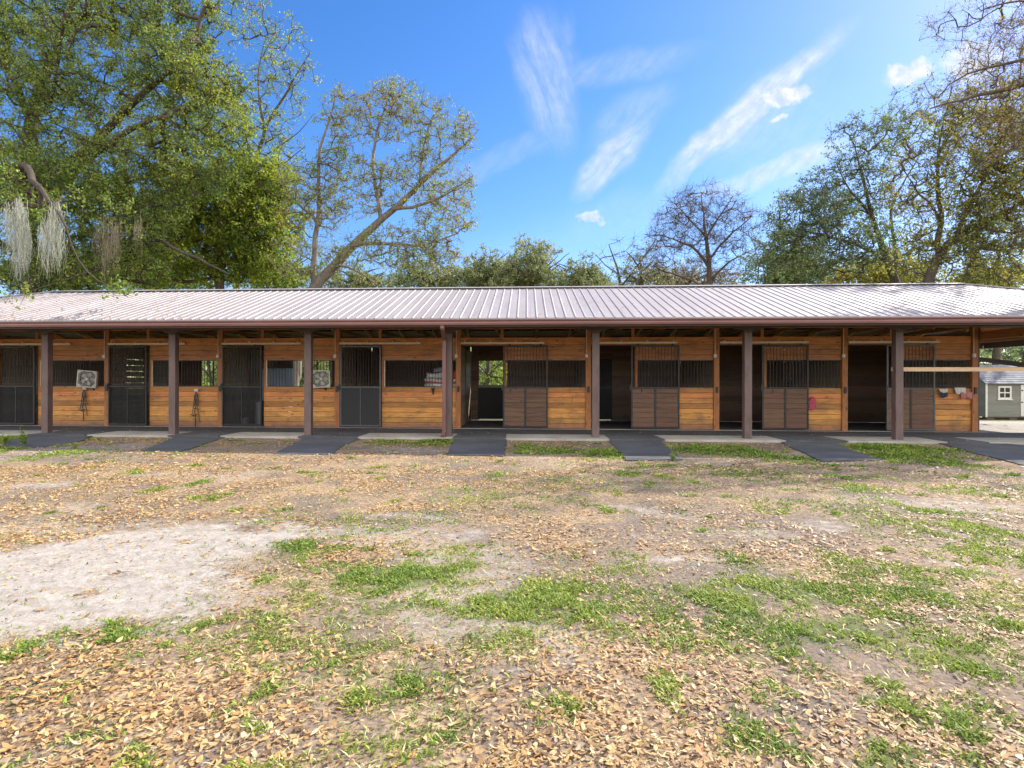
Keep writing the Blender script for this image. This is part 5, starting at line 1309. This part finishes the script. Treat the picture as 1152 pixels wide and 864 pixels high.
for (n, y0, y1, ln) in ((170000, 1.5, 5.0, 0.0265), (120000, 4.6, 9.0, 0.034), (80000, 8.6, 13.6, 0.044)):
    X, Y = sample(n, y0, y1)
    sand, green, soil, far = masks(X, Y)
    dens = np.clip(0.04+2.4*(fbm(X, Y, 1.3, 900, 5)-0.33), 0.05, 1)*np.clip(0.25+1.5*vnoise(X*7, Y*7, 41), 0, 1)*np.clip(0.95-0.035*np.maximum(X, 0), .5, 1)*(1-0.95*np.clip(sand*1.25, 0, 1))*(1-0.6*np.clip(green, 0, 1))*(1-0.55*soil)
    kp = (rs.uniform(0, 1, n) < dens) & ~on_paved(X, Y)
    X, Y = X[kp], Y[kp]; L = ln*np.clip(rs.lognormal(0.0, 0.38, len(X)), 0.3, 1.75); W_ = L*rs.uniform(0.2, 0.5, len(X))
    V, F = curl_leaf(X, Y, L, W_, rs); Vs.append(V); Fs.append(F+off_); off_ += len(V)
# a few leaves blown on to the paving
n = 500; X = rs.uniform(-16, 12, n); Y = rs.uniform(13.7, 16.2, n)
V, F = curl_leaf(X, Y, np.full(n, .05), np.full(n, .02), rs); V[:,2] += 0.055; Vs.append(V); Fs.append(F+off_)
n = 1500; X = rs.uniform(XrL-2, XrR+2, n); u = rs.uniform(0, 1, n)**1.8; X = np.where(rs.uniform(size=n) < 0.55, XrL-2+rs.uniform(0, 9, n), X)
V, F = curl_leaf(X, DE+0.05+0*X, np.full(n, .055), np.full(n, .022), rs); yo = np.repeat(u*3.8, 6); V[:,2] += 0.018; V[:,2] -= np.repeat(zground(X, DE+0.05+0*X), 6); V[:,1] += yo; V[:,2] += ZE+(V[:,1]-DE)*slope
inside = (X-u*3.8 > HL+0.3) & (X+u*3.8 < HR-0.3); V = V.reshape(-1, 6, 3)[inside].reshape(-1, 3); F = (np.arange(len(V)//6)*6)[:,None,None]+np.array([[[0,1,4,5],[1,2,3,4]]]); F = F.reshape(-1, 4)
tag(raw_mesh('roof_leaves', V, F, M['dry']), 'scattering of dead leaves lying on the metal roof', 'leaves', kind='stuff')
tag(raw_mesh('fallen_leaves', np.concatenate(Vs), np.concatenate(Fs), M['dry']), 'dry tan oak leaves strewn over the yard', 'leaves', kind='stuff')

def sprigs(X, Y, H, rs, nb, spread, width, lay):
    n = len(X); Z = zground(X, Y); Vs = []; 
    for k in range(nb):
        a = rs.uniform(0, 2*np.pi, n); h = H*rs.uniform(0.5, 1.2, n); sp = spread*rs.uniform(0.3, 1.2, n)*h*lay
        bx, by = X+rs.normal(scale=0.012, size=n), Y+rs.normal(scale=0.012, size=n)
        w = width*rs.uniform(0.7, 1.3, n); dx, dy = -np.sin(a)*w, np.cos(a)*w
        V = np.zeros((n, 4, 3))
        V[:,0] = np.stack([bx, by, Z+0.0*h], -1)
        V[:,1] = np.stack([bx+np.cos(a)*sp*.5+dx, by+np.sin(a)*sp*.5+dy, Z+h*.7], -1)
        V[:,2] = np.stack([bx+np.cos(a)*sp*1.15, by+np.sin(a)*sp*1.15, Z+h*0.95], -1)
        V[:,3] = np.stack([bx+np.cos(a)*sp*.5-dx, by+np.sin(a)*sp*.5-dy, Z+h*.7], -1)
        Vs.append(V.reshape(-1, 3))
    V = np.concatenate(Vs); return V, np.arange(len(V)).reshape(-1, 4)
Vs, Fs, off_ = [], [], 0
for (n, y0, y1, H, nb, wd) in ((190000, 1.5, 5.0, 0.019, 3, 0.0048), (170000, 4.6, 9.0, 0.024, 3, 0.0075), (110000, 8.6, 13.68, 0.034, 3, 0.012)):
    X, Y = sample(n, y0, y1)
    sand, green, soil, far = masks(X, Y)
    patch = np.clip((fbm(X, Y, 6.0, 1200, 5)-0.36)*3.6, 0.04, 1.0)
    dens = np.clip(green*1.15, 0, 1)**1.1*patch
    kp = (rs.uniform(0, 1, n) < dens*1.05) & ~on_paved(X, Y)
    X, Y, g = X[kp], Y[kp], green[kp]
    V, F = sprigs(X, Y, H*(0.6+0.7*g)*np.where(rs.uniform(size=len(X)) < 0.03, 1.7, 1.0), rs, nb, 1.0, wd, 1.2); Vs.append(V); Fs.append(F+off_); off_ += len(V)
tag(raw_mesh('grass', np.concatenate(Vs), np.concatenate(Fs), M['weed']), 'low green weeds and grass growing in patches through the leaves', 'grass', kind='stuff')
Vs, Fs, off_ = [], [], 0
X, Y = sample(30000, 1.5, 13.4); sand, green, soil, far = masks(X, Y)
kp = (rs.uniform(0, 1, len(X)) < np.clip(0.2+fbm(X, Y, 1.5, 777)-0.3, 0, 1)*(1-sand)) & ~on_paved(X, Y)
V, F = sprigs(X[kp], Y[kp], 0.02+0*X[kp], rs, 2, 2.2, 0.003, 1.5)
tag(raw_mesh('dry_grass', V, F, M['drygrass']), 'short straw coloured dry grass between the leaves', 'grass', kind='stuff')

# weeds standing at the left corner of the pavement, and beside posts
def weed(px, py, h, label, seed, n=26, group='tall weeds in the yard'):
    rs = np.random.RandomState(seed); b_ = gnd(px, py); b_.z = float(zground(b_.x, b_.y))
    root = thing('tall_weed', label, 'weed', tuple(b_), group)
    st = MB(); lv, lf = [], []
    for k in range(4):
        a = rs.uniform(0, 6.28); tip = Vector((b_.x+0.10*math.cos(a)*rs.uniform(.3,1), b_.y+0.10*math.sin(a), b_.z+h*rs.uniform(.6, 1)))
        pts = [b_+(tip-b_)*(j/4)+Vector((0.01*math.sin(j+k), 0, 0)) for j in range(5)]; st.tube(pts, [0.006,0.005,0.004,0.003,0.002], 5)
        for j in range(n):
            u = rs.uniform(0.1, 1.0); q = b_+(tip-b_)*u; a2 = rs.uniform(0, 6.28); L = 0.11*(1.1-0.6*u)*min(1, h/0.4+0.2)
            d = Vector((math.cos(a2), math.sin(a2), rs.uniform(0.1, 0.8))).normalized(); s_ = d.cross(Vector((0,0,1))).normalized()*L*0.16
            i0 = len(lv); lv += [tuple(q), tuple(q+d*L*.5+s_), tuple(q+d*L), tuple(q+d*L*.5-s_)]; lf.append((i0, i0+1, i0+2, i0+3))
    st.build('stem', M['weed'], root)
    o = raw_mesh('leaves', np.array(lv), np.array(lf), M['weed']); o.parent = root; o.location = -b_
weed(27, 502, 0.52, 'tallest feathery green weed standing near the left edge by the pavement', 1, 34)
weed(84, 506, 0.16, 'small weed tuft at the end of the left asphalt path', 2)
weed(758, 518, 0.20, 'small weed tuft in front of the fifth asphalt path', 3)
weed(8, 500, 0.28, 'bushy low weed at the very left edge of the yard', 4, 30)
weed(238, 561, 0.12, 'small round green tuft alone among tan leaves left of the middle', 5, 22)
